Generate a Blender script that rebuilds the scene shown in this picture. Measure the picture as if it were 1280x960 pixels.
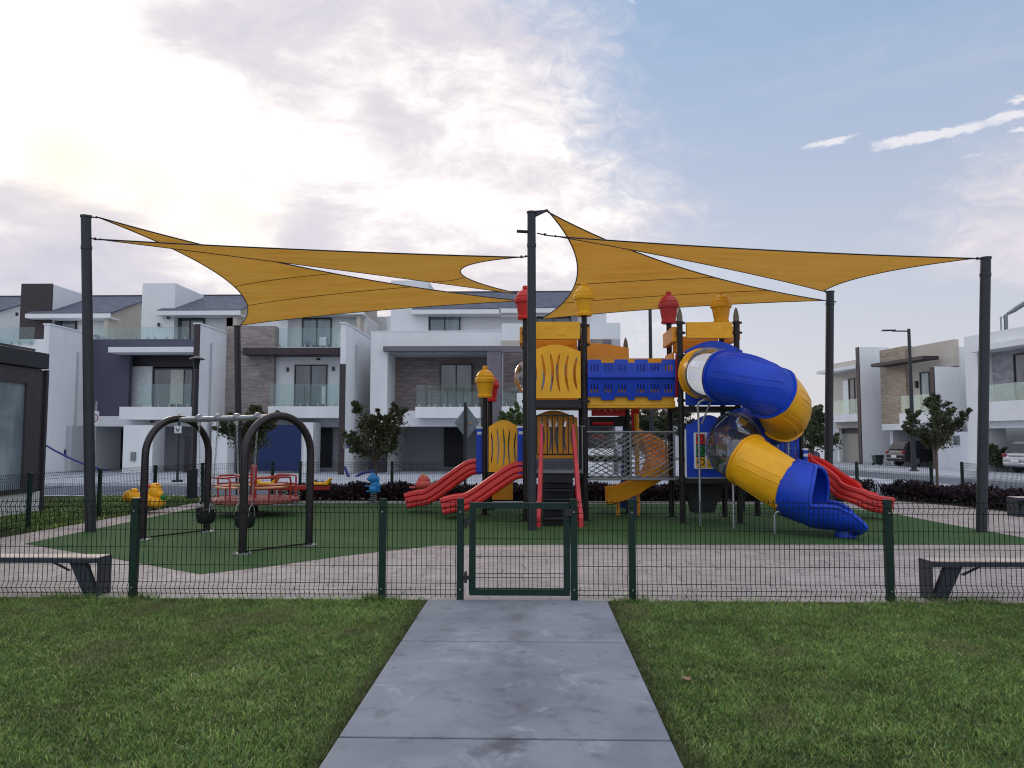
import bpy, bmesh, math, random
import numpy as np
from mathutils import Vector, Matrix, Euler
R = math.radians
random.seed(7); rng = np.random.default_rng(7)
scene = bpy.context.scene
col = scene.collection
for o in list(bpy.data.objects): bpy.data.objects.remove(o)

# ------------------------------------------------------------------ camera
FPX = 960.0
cam_d = bpy.data.cameras.new("camera"); cam = bpy.data.objects.new("camera", cam_d); col.objects.link(cam)
cam.location = (0, 0, 1.65)
cam.rotation_euler = (R(90 + 4.05), 0, R(1.55))
cam_d.sensor_width = 36; cam_d.lens = 36 * FPX / 1280
cam_d.clip_start = 0.05; cam_d.clip_end = 3000
scene.camera = cam
scene.render.resolution_x = 1024; scene.render.resolution_y = 768
CM = cam.rotation_euler.to_matrix()
def ray(px, py): return (CM @ Vector(((px - 640) / FPX, -(py - 480) / FPX, -1))).normalized()
def at(px, py, Y):
    d = ray(px, py); t = Y / d.y
    return Vector((d.x * t, Y, 1.65 + d.z * t))
def G(px, py, z=0.0):
    d = ray(px, py); t = (z - 1.65) / d.z
    return Vector((d.x * t, d.y * t, z))

# ------------------------------------------------------------------ node helper
def N(nt, typ, **kw):
    n = nt.nodes.new(typ)
    for k, v in kw.items():
        if k.startswith('i_'):
            n.inputs[k[2:].replace('_', ' ')].default_value = v
        else: setattr(n, k, v)
    return n
class NT:
    """tiny expression layer over shader nodes"""
    def __init__(s, nt): s.nt = nt
    def link(s, a, b):
        s.nt.links.new(a, b)
    def put(s, inp, v):
        if hasattr(v, 'links') or isinstance(v, bpy.types.NodeSocket): s.nt.links.new(v, inp)
        else: inp.default_value = v
    def m(s, op, a, b=0.0, c=0.0, clamp=False):
        n = s.nt.nodes.new('ShaderNodeMath'); n.operation = op; n.use_clamp = clamp
        s.put(n.inputs[0], a); s.put(n.inputs[1], b); s.put(n.inputs[2], c); return n.outputs[0]
    def vm(s, op, a, b=(0, 0, 0), scale=None):
        n = s.nt.nodes.new('ShaderNodeVectorMath'); n.operation = op
        s.put(n.inputs[0], a); s.put(n.inputs[1], b)
        if scale is not None: s.put(n.inputs['Scale'], scale)
        return n.outputs['Value'] if op in ('DOT_PRODUCT', 'LENGTH') else n.outputs[0]
    def noise(s, vec, scale, detail=4, rough=0.55, dist=0.0, out='Fac'):
        n = s.nt.nodes.new('ShaderNodeTexNoise'); s.put(n.inputs['Vector'], vec)
        n.inputs['Scale'].default_value = scale; n.inputs['Detail'].default_value = detail
        n.inputs['Roughness'].default_value = rough; n.inputs['Distortion'].default_value = dist
        return n.outputs[out]
    def mix(s, f, a, b, blend='MIX'):
        n = s.nt.nodes.new('ShaderNodeMix'); n.data_type = 'RGBA'; n.blend_type = blend
        s.put(n.inputs[0], f)
        for i, v in ((6, a), (7, b)):
            if isinstance(v, (tuple, list)) and len(v) == 3: v = (*v, 1)
            s.put(n.inputs[i], v)
        return n.outputs[2]
    def smooth(s, v, lo, hi):
        n = s.nt.nodes.new('ShaderNodeMapRange'); n.interpolation_type = 'SMOOTHSTEP'
        s.put(n.inputs[0], v); n.inputs[1].default_value = lo; n.inputs[2].default_value = hi
        return n.outputs[0]
    def mapv(s, vec, scale=(1, 1, 1), loc=(0, 0, 0), rot=(0, 0, 0)):
        n = s.nt.nodes.new('ShaderNodeMapping'); s.put(n.inputs[0], vec)
        n.inputs['Scale'].default_value = scale; n.inputs['Location'].default_value = loc; n.inputs['Rotation'].default_value = rot
        return n.outputs[0]

# ------------------------------------------------------------------ world / sky
SUN_AZ, SUN_EL = -27.0, 17.0          # degrees from +Y towards +X, elevation
world = bpy.data.worlds.new("World"); scene.world = world; world.use_nodes = True
wn = world.node_tree; wn.nodes.clear(); W = NT(wn)
wo = wn.nodes.new('ShaderNodeOutputWorld')
sky = wn.nodes.new('ShaderNodeTexSky'); sky.sky_type = 'NISHITA'; sky.sun_disc = False
sky.sun_elevation = R(SUN_EL); sky.sun_rotation = R(SUN_AZ); sky.air_density = 1.0; sky.dust_density = 1.0; sky.ozone_density = 2.0
tc = wn.nodes.new('ShaderNodeTexCoord'); D = tc.outputs['Generated']
sep = wn.nodes.new('ShaderNodeSeparateXYZ'); wn.links.new(D, sep.inputs[0])
dz = sep.outputs[2]
def glow(px, py, r, k=1.0):               # soft lobe round a sky direction, r in degrees
    c = W.vm('DOT_PRODUCT', D, tuple(ray(px, py)))
    a = W.m('MULTIPLY', W.m('SUBTRACT', 1.0, c), 1.0 / (1 - math.cos(R(r))))
    return W.m('MULTIPLY', W.m('EXPONENT', W.m('MULTIPLY', a, -1.0)), k)
def addm(*a):
    v = a[0]
    for b in a[1:]: v = W.m('ADD', v, b)
    return v
# clear sky: Nishita, paled towards the horizon by thin high cloud
nish = W.vm('SCALE', sky.outputs[0], scale=0.085)
elevf = W.smooth(dz, 0.05, 0.62)
clear = W.mix(elevf, (0.58, 0.575, 0.64), (0.275, 0.42, 0.63))
clear = W.mix(0.22, clear, nish)
back = W.smooth(sep.outputs[1], 0.25, -0.5)           # sky behind the camera, out of view, raised as fill for the walls
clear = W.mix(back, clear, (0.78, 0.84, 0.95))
clear = W.mix(W.smooth(dz, 0.58, 0.85), clear, (0.86, 0.90, 1.0))     # unseen overhead sky, whitened and brightened to light walls and recesses
# cloud layer on a plane overhead
den = W.m('ADD', W.m('MAXIMUM', dz, 0.0), 0.16)
P = W.vm('DIVIDE', D, (1, 1, 1))
comb = wn.nodes.new('ShaderNodeCombineXYZ')
W.put(comb.inputs[0], W.m('DIVIDE', sep.outputs[0], den)); W.put(comb.inputs[1], W.m('DIVIDE', sep.outputs[1], den))
Pl = comb.outputs[0]
n1 = W.noise(Pl, 1.3, 9, 0.62, 0.35)
n2 = W.noise(W.mapv(Pl, (1, 1, 1), (3.1, 7.7, 0)), 3.6, 8, 0.6, 0.5)
n3 = W.noise(W.mapv(D, (6, 6, 16), (1.3, 0.2, 2.2)), 1.0, 7, 0.62, 0.6)
n4 = W.noise(W.mapv(D, (22, 22, 34), (0.3, 5.2, 1.2)), 1.0, 8, 0.66, 0.9)
# where cloud lies
cov = addm(glow(290, 130, 20, 0.95), glow(60, 60, 14, 0.6), glow(560, 130, 10, 0.35), glow(100, 330, 12, 0.42), glow(560, 290, 8, 0.3), glow(1300, 290, 6.0, 0.75), glow(760, 330, 13, 0.42))
covn = W.m('ADD', cov, addm(W.m('MULTIPLY', W.m('SUBTRACT', n1, 0.5), 1.2), W.m('MULTIPLY', W.m('SUBTRACT', n4, 0.5), 0.7)))
mask = W.smooth(covn, 0.20, 0.86)
# thin streaks to the right
wv = W.vm('ADD', D, W.vm('SCALE', W.vm('SUBTRACT', W.noise(W.mapv(D, (30, 30, 60)), 1.0, 6, 0.65, 0.3, out='Color'), (0.5, 0.5, 0.5)), scale=0.020))
ws = wn.nodes.new('ShaderNodeSeparateXYZ'); wn.links.new(wv, ws.inputs[0])
az_ = W.m('DIVIDE', ws.outputs[0], ws.outputs[1]); el_ = W.m('DIVIDE', ws.outputs[2], ws.outputs[1])
def wisp(px, py, L, Wd, sl, k):           # one elongated cirrus wisp, in azimuth/elevation about its own direction
    r_ = ray(px, py); da = W.m('SUBTRACT', az_, r_.x / r_.y); de = W.m('SUBTRACT', W.m('SUBTRACT', el_, r_.z / r_.y), W.m('MULTIPLY', da, sl))
    q = W.m('ADD', W.m('POWER', W.m('DIVIDE', da, L / 960), 2.0), W.m('POWER', W.m('DIVIDE', de, Wd / 960), 2.0))
    return W.m('MULTIPLY', W.m('EXPONENT', W.m('MULTIPLY', q, -1.0)), k)
wis = addm(wisp(1037, 178, 40, 7, .22, 1.0), wisp(1130, 174, 55, 7, .22, .9), wisp(1195, 164, 55, 7, .22, 1.0), wisp(1268, 143, 30, 8, .2, .95), wisp(1275, 123, 24, 6, .2, .95), wisp(1275, 162, 20, 5, .2, .8), wisp(1215, 195, 26, 4, .2, .6), wisp(790, 2, 14, 4, 0, .6))
streak = W.m('MULTIPLY', W.smooth(W.m('ADD', wis, W.m('MULTIPLY', W.m('SUBTRACT', W.noise(W.mapv(D, (40, 40, 110)), 1.0, 8, 0.68, 0.5), 0.5), 1.1)), 0.34, 0.95), 0.9)
streak = W.m('MULTIPLY', streak, W.smooth(wis, 0.02, 0.3))
veil = W.m('MULTIPLY', W.smooth(W.noise(W.mapv(D, (3, 3, 14), (4, 1, 0), (0, R(10), 0)), 1.0, 6, 0.6, 0.4), 0.42, 0.80), 0.22)
# brightness of cloud: sunlit core and lilac shaded folds
core = addm(glow(-10, 80, 8.5, 0.75), glow(300, 225, 7, 0.34), glow(560, 235, 8, 0.26), glow(150, 185, 6, 0.24), glow(430, 215, 6, .14), glow(680, 230, 7, 0.16), glow(500, 20, 6, 0.05))
fold = addm(W.m('MULTIPLY', W.m('SUBTRACT', n3, 0.5), 0.85), W.m('MULTIPLY', W.m('SUBTRACT', n2, 0.5), 0.45), W.m('MULTIPLY', W.m('SUBTRACT', n4, 0.5), 0.34))
dark = addm(glow(375, 292, 3.0, 0.38), glow(510, 180, 2.8, 0.34), glow(480, 130, 1.6, .16), glow(500, 305, 2.2, .18), glow(190, 60, 5.0, 0.12), glow(120, 285, 5.5, 0.22), glow(20, 300, 8, 0.18), glow(420, 50, 6, 0.06), glow(600, 310, 4, 0.05))
lum = W.m('ADD', W.m('SUBTRACT', W.m('ADD', 0.76, core), W.m('MULTIPLY', dark, W.m('ADD', 0.35, n4))), fold)
cc = W.mix(W.smooth(lum, 0.42, 0.92), (0.50, 0.50, 0.60), (0.68, 0.64, 0.68))
ccol = W.mix(W.smooth(lum, 0.80, 1.16), cc, (1.02, 0.97, 0.92))
skyc = W.mix(veil, clear, (0.62, 0.60, 0.65))
skyc = W.mix(mask, skyc, ccol)
skyc = W.mix(W.m('MINIMUM', streak, 0.85), skyc, (0.74, 0.72, 0.76))
warm = addm(glow(90, 205, 2.4, 0.4), glow(190, 222, 2.6, 0.35), glow(285, 262, 2.4, 0.4), glow(60, 190, 2.0, .25))
skyc = W.mix(W.m('MINIMUM', warm, 0.6), skyc, (0.86, 0.76, 0.60))
low = W.smooth(dz, 0.0, -0.06)
skyc = W.mix(low, skyc, (0.12, 0.12, 0.13))
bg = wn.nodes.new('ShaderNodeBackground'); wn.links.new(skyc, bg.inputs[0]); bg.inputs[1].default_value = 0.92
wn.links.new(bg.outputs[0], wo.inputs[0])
world.cycles.sampling_method = 'MANUAL'; world.cycles.sample_map_resolution = 512

# ------------------------------------------------------------------ sun (veiled by cloud)
sl = bpy.data.lights.new("sun", 'SUN'); sl.energy = 0.5; sl.angle = R(14); sl.color = (1.0, 0.86, 0.70)
sun = bpy.data.objects.new("sun", sl); col.objects.link(sun)
sd = Vector((math.sin(R(SUN_AZ)) * math.cos(R(SUN_EL)), math.cos(R(SUN_AZ)) * math.cos(R(SUN_EL)), math.sin(R(SUN_EL))))
sun.rotation_euler = sd.to_track_quat('Z', 'Y').to_euler(); sun.location = (0, 0, 30)
vs = scene.view_settings
scene.display_settings.display_device = 'sRGB'
vs.view_transform = 'Standard'; vs.look = 'None'; vs.exposure = 0.38; vs.gamma = 1.0; vs.use_curve_mapping = False
scene.render.engine = 'CYCLES'
scene.cycles.pixel_filter_type = 'BLACKMAN_HARRIS'; scene.cycles.filter_width = 1.1
scene.cycles.max_bounces = 7; scene.cycles.transparent_max_bounces = 24

# ------------------------------------------------------------------ materials
MATS = {}
def mat(name, color, rough=0.6, metal=0.0, var=0.12, nscale=6.0, bump=0.0, bscale=40.0, spec=0.4, dirt=0.0, coat=0.0, stretch=(1, 1, 1), sheen=0.0):
    if name in MATS: return MATS[name]
    m = bpy.data.materials.new(name); m.use_nodes = True; nt = m.node_tree; T = NT(nt)
    b = nt.nodes['Principled BSDF']
    co = nt.nodes.new('ShaderNodeTexCoord').outputs['Object']
    co = T.mapv(co, stretch)
    f = T.noise(co, nscale, 5, 0.6)
    c0 = tuple(max(0, x * (1 - var)) for x in color); c1 = tuple(min(1, x * (1 + var)) for x in color)
    c = T.mix(T.smooth(f, 0.3, 0.7), c0, c1)
    if dirt:
        d = T.smooth(T.noise(co, nscale * 0.35, 6, 0.7, 0.5), 0.52, 0.72)
        c = T.mix(T.m('MULTIPLY', d, dirt), c, tuple(x * 0.55 for x in color))
    T.put(b.inputs['Base Color'], c)
    b.inputs['Metallic'].default_value = metal
    T.put(b.inputs['Roughness'], T.m('ADD', rough - 0.06, T.m('MULTIPLY', f, 0.12)))
    b.inputs['Specular IOR Level'].default_value = spec
    if coat: b.inputs['Coat Weight'].default_value = coat
    if bump:
        bn = nt.nodes.new('ShaderNodeBump'); bn.inputs['Strength'].default_value = bump; bn.inputs['Distance'].default_value = 0.01
        T.put(bn.inputs['Height'], T.noise(co, bscale, 4, 0.6)); nt.links.new(bn.outputs[0], b.inputs['Normal'])
    MATS[name] = m; return m
M = lambda n: MATS[n]
mat('charcoal', (0.030, 0.033, 0.040), 0.5, 0.0, spec=0.3, bump=0.1)
mat('brown_post', (0.012, 0.009, 0.009), 0.4, 0.0, spec=0.3)
mat('arch_brown', (0.012, 0.008, 0.009), 0.30, 0.0, spec=0.45)
mat('green_paint', (0.004, 0.023, 0.016), 0.45, 0.0, var=0.2, spec=0.3, dirt=0.3)
mat('wire_green', (0.003, 0.008, 0.007), 0.6, spec=0.15)
mat('red_plastic', (0.62, 0.026, 0.024), 0.40, spec=0.4, var=0.14, nscale=2.2, dirt=0.28, bump=0.04)
mat('red_faded', (0.52, 0.035, 0.045), 0.40, spec=0.45, var=0.12, nscale=3, dirt=0.18)
mat('yellow_plastic', (0.86, 0.42, 0.010), 0.40, spec=0.4, var=0.10, nscale=2.2, dirt=0.26, bump=0.04)
mat('orange_plastic', (0.86, 0.33, 0.008), 0.38, spec=0.45, var=0.08, nscale=3, dirt=0.14)
mat('blue_plastic', (0.008, 0.052, 0.48), 0.40, spec=0.32, var=0.16, nscale=2.2, dirt=0.26, bump=0.04)
mat('sky_blue_plastic', (0.03, 0.25, 0.62), 0.35, var=0.1)
mat('coral_plastic', (0.62, 0.09, 0.08), 0.4, var=0.1)
mat('green_plastic', (0.02, 0.20, 0.05), 0.4)
mat('white_plastic', (0.70, 0.72, 0.75), 0.45)
mat('black_plastic', (0.012, 0.012, 0.014), 0.5, bump=0.1)
mat('deck_black', (0.018, 0.018, 0.022), 0.55, bump=0.2)
mat('galv', (0.34, 0.35, 0.36), 0.4, 0.7, var=0.15, nscale=14)
mat('cap_tan', (0.16, 0.14, 0.10), 0.5)
mat('grey_tube', (0.20, 0.21, 0.22), 0.42, 0.4)
mat('red_steel', (0.36, 0.028, 0.024), 0.4, dirt=0.3)
mat('disc_red', (0.30, 0.075, 0.070), 0.6, dirt=0.4, nscale=4)
mat('seat_tan', (0.62, 0.32, 0.12), 0.5)
mat('white_wall', (0.72, 0.73, 0.75), 0.85, var=0.045, nscale=0.9, bump=0.08, bscale=60, dirt=0.14, stretch=(1, 1, .35))
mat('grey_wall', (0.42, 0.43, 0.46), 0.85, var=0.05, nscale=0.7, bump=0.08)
mat('beige_wall', (0.50, 0.46, 0.40), 0.85, var=0.05, nscale=0.7, bump=0.08)
mat('slate_wall', (0.080, 0.080, 0.120), 0.8, var=0.06, nscale=0.8, bump=0.08)
mat('dark_trim', (0.055, 0.050, 0.060), 0.6)
mat('brown_dark', (0.040, 0.030, 0.034), 0.6)
mat('mauve_wall', (0.16, 0.145, 0.17), 0.8)
mat('frame_black', (0.018, 0.018, 0.022), 0.4)
mat('door_dark', (0.020, 0.020, 0.026), 0.5)
mat('interior_white', (0.62, 0.60, 0.55), 0.8)
mat('garage_door', (0.30, 0.28, 0.25), 0.6)
mat('curb', (0.52, 0.54, 0.56), 0.8, bump=0.2, dirt=0.2)
mat('driveway', (0.40, 0.42, 0.47), 0.85, var=0.1, nscale=1.0, bump=0.2, dirt=0.2)
mat('asphalt', (0.115, 0.125, 0.155), 0.85, var=0.12, nscale=1.5, bump=0.3, bscale=80, dirt=0.2)
mat('soil', (0.045, 0.032, 0.024), 0.95, var=0.3, nscale=12, bump=0.6)
mat('far_ground', (0.16, 0.15, 0.13), 0.95, var=0.2, nscale=0.1)
mat('bark', (0.11, 0.085, 0.065), 0.9, var=0.3, nscale=20, bump=0.6, stretch=(1, 1, .2))
mat('tyre', (0.015, 0.015, 0.016), 0.7)
mat('car_grey', (0.030, 0.030, 0.036), 0.25, 0.5, coat=0.6)
mat('car_silver', (0.42, 0.43, 0.46), 0.25, 0.5, coat=0.6)
mat('car_navy', (0.02, 0.025, 0.05), 0.25, 0.3, coat=0.6)
mat('chrome', (0.5, 0.5, 0.52), 0.2, 0.9)
mat('tail_red', (0.25, 0.015, 0.02), 0.25)
mat('banner_blue', (0.004, 0.020, 0.095), 0.6, bump=0.3, bscale=6)
mat('ribbon_blue', (0.018, 0.022, 0.13), 0.6)
mat('sign_back', (0.20, 0.25, 0.30), 0.5, 0.3)
mat('sign_white', (0.62, 0.63, 0.66), 0.5)
mat('ink', (0.01, 0.01, 0.012), 0.6)
mat('bin_plastic', (0.015, 0.03, 0.03), 0.5)
mat('bench_wood', (0.58, 0.46, 0.40), 0.6, var=0.22, nscale=4, stretch=(1, 14, 14), bump=0.2)
mat('bench_steel', (0.050, 0.056, 0.072), 0.45, 0.3)
mat('dry_leaf', (0.30, 0.15, 0.11), 0.8)

def base(name):
    m = bpy.data.materials.new(name); m.use_nodes = True; nt = m.node_tree
    MATS[name] = m
    return nt, NT(nt), nt.nodes['Principled BSDF'], nt.nodes['Material Output']
def bumpn(nt, T, b, h, s, d=0.01):
    bn = nt.nodes.new('ShaderNodeBump'); bn.inputs['Strength'].default_value = s; bn.inputs['Distance'].default_value = d
    T.put(bn.inputs['Height'], h); nt.links.new(bn.outputs[0], b.inputs['Normal'])
# sail fabric: woven shade cloth that lets light through
nt, T, b, out = base('sail_cloth')
co = nt.nodes.new('ShaderNodeTexCoord').outputs['Object']
c = T.mix(T.smooth(T.noise(co, 0.8, 5, 0.6), 0.3, 0.7), (0.66, 0.31, 0.040), (0.74, 0.365, 0.052))
c = T.mix(T.m('MULTIPLY', T.smooth(T.noise(T.mapv(co, (1, 6, 6)), 1.0, 5, 0.7), 0.5, 0.8), 0.25), c, (0.48, 0.22, 0.03))
T.put(b.inputs['Base Color'], c); b.inputs['Roughness'].default_value = 0.8
wr = T.m('ADD', T.noise(T.mapv(co, (.6, 5, 5)), 1.0, 4, 0.6, 0.4), T.m('MULTIPLY', T.noise(co, 160, 2), 0.15))
bumpn(nt, T, b, wr, 0.5, 0.05)
tr = nt.nodes.new('ShaderNodeBsdfTranslucent'); T.put(tr.inputs[0], T.mix(T.smooth(wr, .4, .75), c, (0.80, 0.42, 0.07)))
mx = nt.nodes.new('ShaderNodeMixShader'); mx.inputs[0].default_value = 0.42
nt.links.new(b.outputs[0], mx.inputs[1]); nt.links.new(tr.outputs[0], mx.inputs[2]); nt.links.new(mx.outputs[0], out.inputs[0])
# glass
def glassmat(name, tint, gloss, alpha, rough=0.03):
    nt, T, b, out = base(name)
    t = nt.nodes.new('ShaderNodeBsdfTransparent'); t.inputs[0].default_value = (*tint, 1)
    g = nt.nodes.new('ShaderNodeBsdfGlossy'); g.inputs['Roughness'].default_value = rough; g.inputs[0].default_value = (.9, .93, .95, 1)
    d = nt.nodes.new('ShaderNodeBsdfDiffuse'); d.inputs[0].default_value = (*[x * .8 for x in tint], 1)
    m1 = nt.nodes.new('ShaderNodeMixShader'); m1.inputs[0].default_value = alpha
    nt.links.new(t.outputs[0], m1.inputs[1]); nt.links.new(d.outputs[0], m1.inputs[2])
    fr = nt.nodes.new('ShaderNodeFresnel'); fr.inputs[0].default_value = 1.5
    m2 = nt.nodes.new('ShaderNodeMixShader'); T.put(m2.inputs[0], T.m('MULTIPLY', T.m('ADD', fr.outputs[0], 0.02), gloss, clamp=True))
    nt.links.new(m1.outputs[0], m2.inputs[1]); nt.links.new(g.outputs[0], m2.inputs[2]); nt.links.new(m2.outputs[0], out.inputs[0])
glassmat('rail_glass', (0.82, 0.90, 0.89), 0.45, 0.03)
glassmat('big_glass', (0.42, 0.52, 0.56), 3.0, 0.35)
glassmat('bubble_clear', (0.74, 0.76, 0.80), 1.6, 0.06, 0.08)
glassmat('car_glass', (0.05, 0.055, 0.065), 0.8, 0.6)
def panemat(name, c0, c1):
    nt, T, b, out = base(name)
    co = nt.nodes.new('ShaderNodeTexCoord').outputs['Object']
    f = T.noise(T.mapv(co, (1.4, 1.4, 0.35)), 1.2, 3, 0.5)
    T.put(b.inputs['Base Color'], T.mix(T.smooth(f, .35, .65), c0, c1))
    b.inputs['Roughness'].default_value = 0.08; b.inputs['Specular IOR Level'].default_value = 0.9
    bumpn(nt, T, b, T.noise(co, 1.1, 2), 0.06)
panemat('pane', (0.035, 0.045, 0.06), (0.10, 0.12, 0.15))
panemat('pane_sky', (0.15, 0.20, 0.24), (0.26, 0.33, 0.38))  # lighter blue base colour stands in for sky reflected in the glass
panemat('pane_blue', (0.10, 0.16, 0.19), (0.22, 0.30, 0.34))
# shingle roof
nt, T, b, out = base('shingle')
co = nt.nodes.new('ShaderNodeTexCoord').outputs['Object']
br = nt.nodes.new('ShaderNodeTexBrick'); T.put(br.inputs['Vector'], T.mapv(co, (1, 1, 1), (0, 0, 0)))
br.inputs['Color1'].default_value = (0.060, 0.068, 0.105, 1); br.inputs['Color2'].default_value = (0.13, 0.14, 0.19, 1); br.inputs['Mortar'].default_value = (0.035, 0.035, 0.05, 1)
br.inputs['Scale'].default_value = 1.0; br.inputs['Brick Width'].default_value = 0.34; br.inputs['Row Height'].default_value = 0.16; br.inputs['Mortar Size'].default_value = 0.01; br.inputs['Bias'].default_value = -0.2
c = T.mix(0.45, br.outputs[0], T.mix(T.smooth(T.noise(co, 3.5, 6, 0.8), 0.35, 0.65), (0.04, 0.045, 0.075), (0.17, 0.18, 0.24)))
T.put(b.inputs['Base Color'], c); b.inputs['Roughness'].default_value = 0.85
bumpn(nt, T, b, br.outputs['Fac'], 0.5)
# cladding tiles
def cladding(name, c0, c1, bw, rh, mort=(0.08, 0.07, 0.07), seed=0, axis='XZ'):
    nt, T, b, out = base(name)
    co = nt.nodes.new('ShaderNodeTexCoord').outputs['Object']
    s = nt.nodes.new('ShaderNodeSeparateXYZ'); nt.links.new(co, s.inputs[0])
    cb = nt.nodes.new('ShaderNodeCombineXYZ')
    if axis == 'XZ': T.put(cb.inputs[0], s.outputs[0])
    else: T.put(cb.inputs[0], s.outputs[1])
    T.put(cb.inputs[1], s.outputs[2]); cb.inputs[2].default_value = seed
    v = cb.outputs[0]
    br = nt.nodes.new('ShaderNodeTexBrick'); T.put(br.inputs['Vector'], v)
    br.inputs['Color1'].default_value = (*c0, 1); br.inputs['Color2'].default_value = (*c1, 1); br.inputs['Mortar'].default_value = (*mort, 1)
    br.inputs['Scale'].default_value = 1; br.inputs['Brick Width'].default_value = bw; br.inputs['Row Height'].default_value = rh; br.inputs['Mortar Size'].default_value = 0.008
    f = T.noise(T.mapv(v, (1.2, 7, 1)), 1.3, 6, 0.75, 0.6)
    c = T.mix(0.55, br.outputs[0], T.mix(T.smooth(f, .3, .7), tuple(x * .6 for x in c0), tuple(x * 1.5 for x in c1)))
    T.put(b.inputs['Base Color'], c); b.inputs['Roughness'].default_value = 0.7
    bumpn(nt, T, b, br.outputs['Fac'], 0.3)
cladding('wood_clad', (0.15, 0.125, 0.125), (0.23, 0.19, 0.185), 1.6, 0.2)
cladding('stone_clad', (0.20, 0.17, 0.165), (0.31, 0.27, 0.255), 1.1, 0.55, seed=3)
cladding('tan_stone', (0.27, 0.21, 0.155), (0.36, 0.29, 0.22), 1.1, 0.6, seed=5, axis='YZ')
cladding('grey_stone', (0.27, 0.26, 0.28), (0.38, 0.37, 0.39), 1.1, 0.6, seed=6, axis='YZ')
# lawn base
nt, T, b, out = base('lawn_soil')
co = nt.nodes.new('ShaderNodeTexCoord').outputs['Object']
c = T.mix(T.smooth(T.noise(co, 28, 6, 0.8), 0.35, 0.65), (0.022, 0.032, 0.012), (0.070, 0.095, 0.030))
c = T.mix(T.m('MULTIPLY', T.smooth(T.noise(co, 1.4, 5, 0.6), 0.5, 0.75), 0.5), c, (0.13, 0.14, 0.06))
T.put(b.inputs['Base Color'], c); b.inputs['Roughness'].default_value = 0.9; b.inputs['Specular IOR Level'].default_value = 0.1
bumpn(nt, T, b, T.noise(co, 60, 5, 0.8), 1.0, 0.03)
# grass blades: colour from vertex attribute
nt, T, b, out = base('grass_blade')
a = nt.nodes.new('ShaderNodeVertexColor'); a.layer_name = 'tint'
T.put(b.inputs['Base Color'], a.outputs[0]); b.inputs['Roughness'].default_value = 0.55; b.inputs['Specular IOR Level'].default_value = 0.25
tr = nt.nodes.new('ShaderNodeBsdfTranslucent'); T.put(tr.inputs[0], a.outputs[0])
mx = nt.nodes.new('ShaderNodeMixShader'); mx.inputs[0].default_value = 0.3
nt.links.new(b.outputs[0], mx.inputs[1]); nt.links.new(tr.outputs[0], mx.inputs[2]); nt.links.new(mx.outputs[0], out.inputs[0])
# artificial turf
nt, T, b, out = base('turf')
co = nt.nodes.new('ShaderNodeTexCoord').outputs['Object']
c = T.mix(T.smooth(T.noise(co, 45, 5, 0.8), 0.35, 0.65), (0.028, 0.070, 0.023), (0.085, 0.175, 0.058))
c = T.mix(T.m('MULTIPLY', T.smooth(T.noise(co, 0.9, 5, 0.6), 0.42, 0.72), 0.6), c, (0.088, 0.150, 0.058))
T.put(b.inputs['Base Color'], c); b.inputs['Roughness'].default_value = 0.8; b.inputs['Specular IOR Level'].default_value = 0.15
c = T.mix(T.m('MULTIPLY', T.smooth(T.noise(T.mapv(co, (1, 1, 1), (4, 2, 0)), 2.6, 7, 0.75, 0.6), 0.55, 0.72), 0.35), c, (0.03, 0.055, 0.03)); T.put(b.inputs['Base Color'], c)
bumpn(nt, T, b, T.noise(co, 90, 4, 0.8), 0.9, 0.02)
# stamped concrete paving
nt, T, b, out = base('stamped')
co = nt.nodes.new('ShaderNodeTexCoord').outputs['Object']
w = T.vm('ADD', co, T.vm('SCALE', T.noise(co, 2.0, 3, out='Color'), scale=0.25))
br = nt.nodes.new('ShaderNodeTexBrick'); T.put(br.inputs['Vector'], w)
br.inputs['Color1'].default_value = (0.37, 0.315, 0.285, 1); br.inputs['Color2'].default_value = (0.49, 0.425, 0.385, 1); br.inputs['Mortar'].default_value = (0.20, 0.175, 0.18, 1)
br.inputs['Scale'].default_value = 1; br.inputs['Brick Width'].default_value = 0.62; br.inputs['Row Height'].default_value = 0.40; br.inputs['Mortar Size'].default_value = 0.014
f = T.noise(T.mapv(co, (1, 2.5, 1)), 5.0, 7, 0.75, 0.8)
c = T.mix(T.smooth(f, 0.38, 0.66), br.outputs[0], (0.27, 0.225, 0.22))
c = T.mix(T.m('MULTIPLY', T.smooth(T.noise(co, 0.8, 4), 0.45, 0.7), 0.35), c, (0.50, 0.44, 0.43))
T.put(b.inputs['Base Color'], c); b.inputs['Roughness'].default_value = 0.75
bumpn(nt, T, b, T.m('ADD', T.m('MULTIPLY', br.outputs['Fac'], -0.6), f), 0.6, 0.02)
# smooth concrete path with stains
nt, T, b, out = base('concrete')
co = nt.nodes.new('ShaderNodeTexCoord').outputs['Object']
f1 = T.noise(co, 1.1, 7, 0.6, 0.6); f2 = T.noise(T.mapv(co, (1, 1, 1), (5, 3, 0)), 5.0, 8, 0.7, 0.4)
c = T.mix(T.smooth(f1, 0.3, 0.7), (0.160, 0.175, 0.208), (0.245, 0.260, 0.295))
c = T.mix(T.m('MULTIPLY', T.smooth(f2, 0.50, 0.72), 0.60), c, (0.085, 0.087, 0.11))
c = T.mix(T.m('MULTIPLY', T.smooth(T.noise(T.mapv(co, (1, 1, 1), (9, 1, 4)), 2.3, 8, 0.7, 1.2), 0.54, 0.68), 0.55), c, (0.36, 0.37, 0.40))
sp = nt.nodes.new('ShaderNodeSeparateXYZ'); nt.links.new(co, sp.inputs[0])
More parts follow.
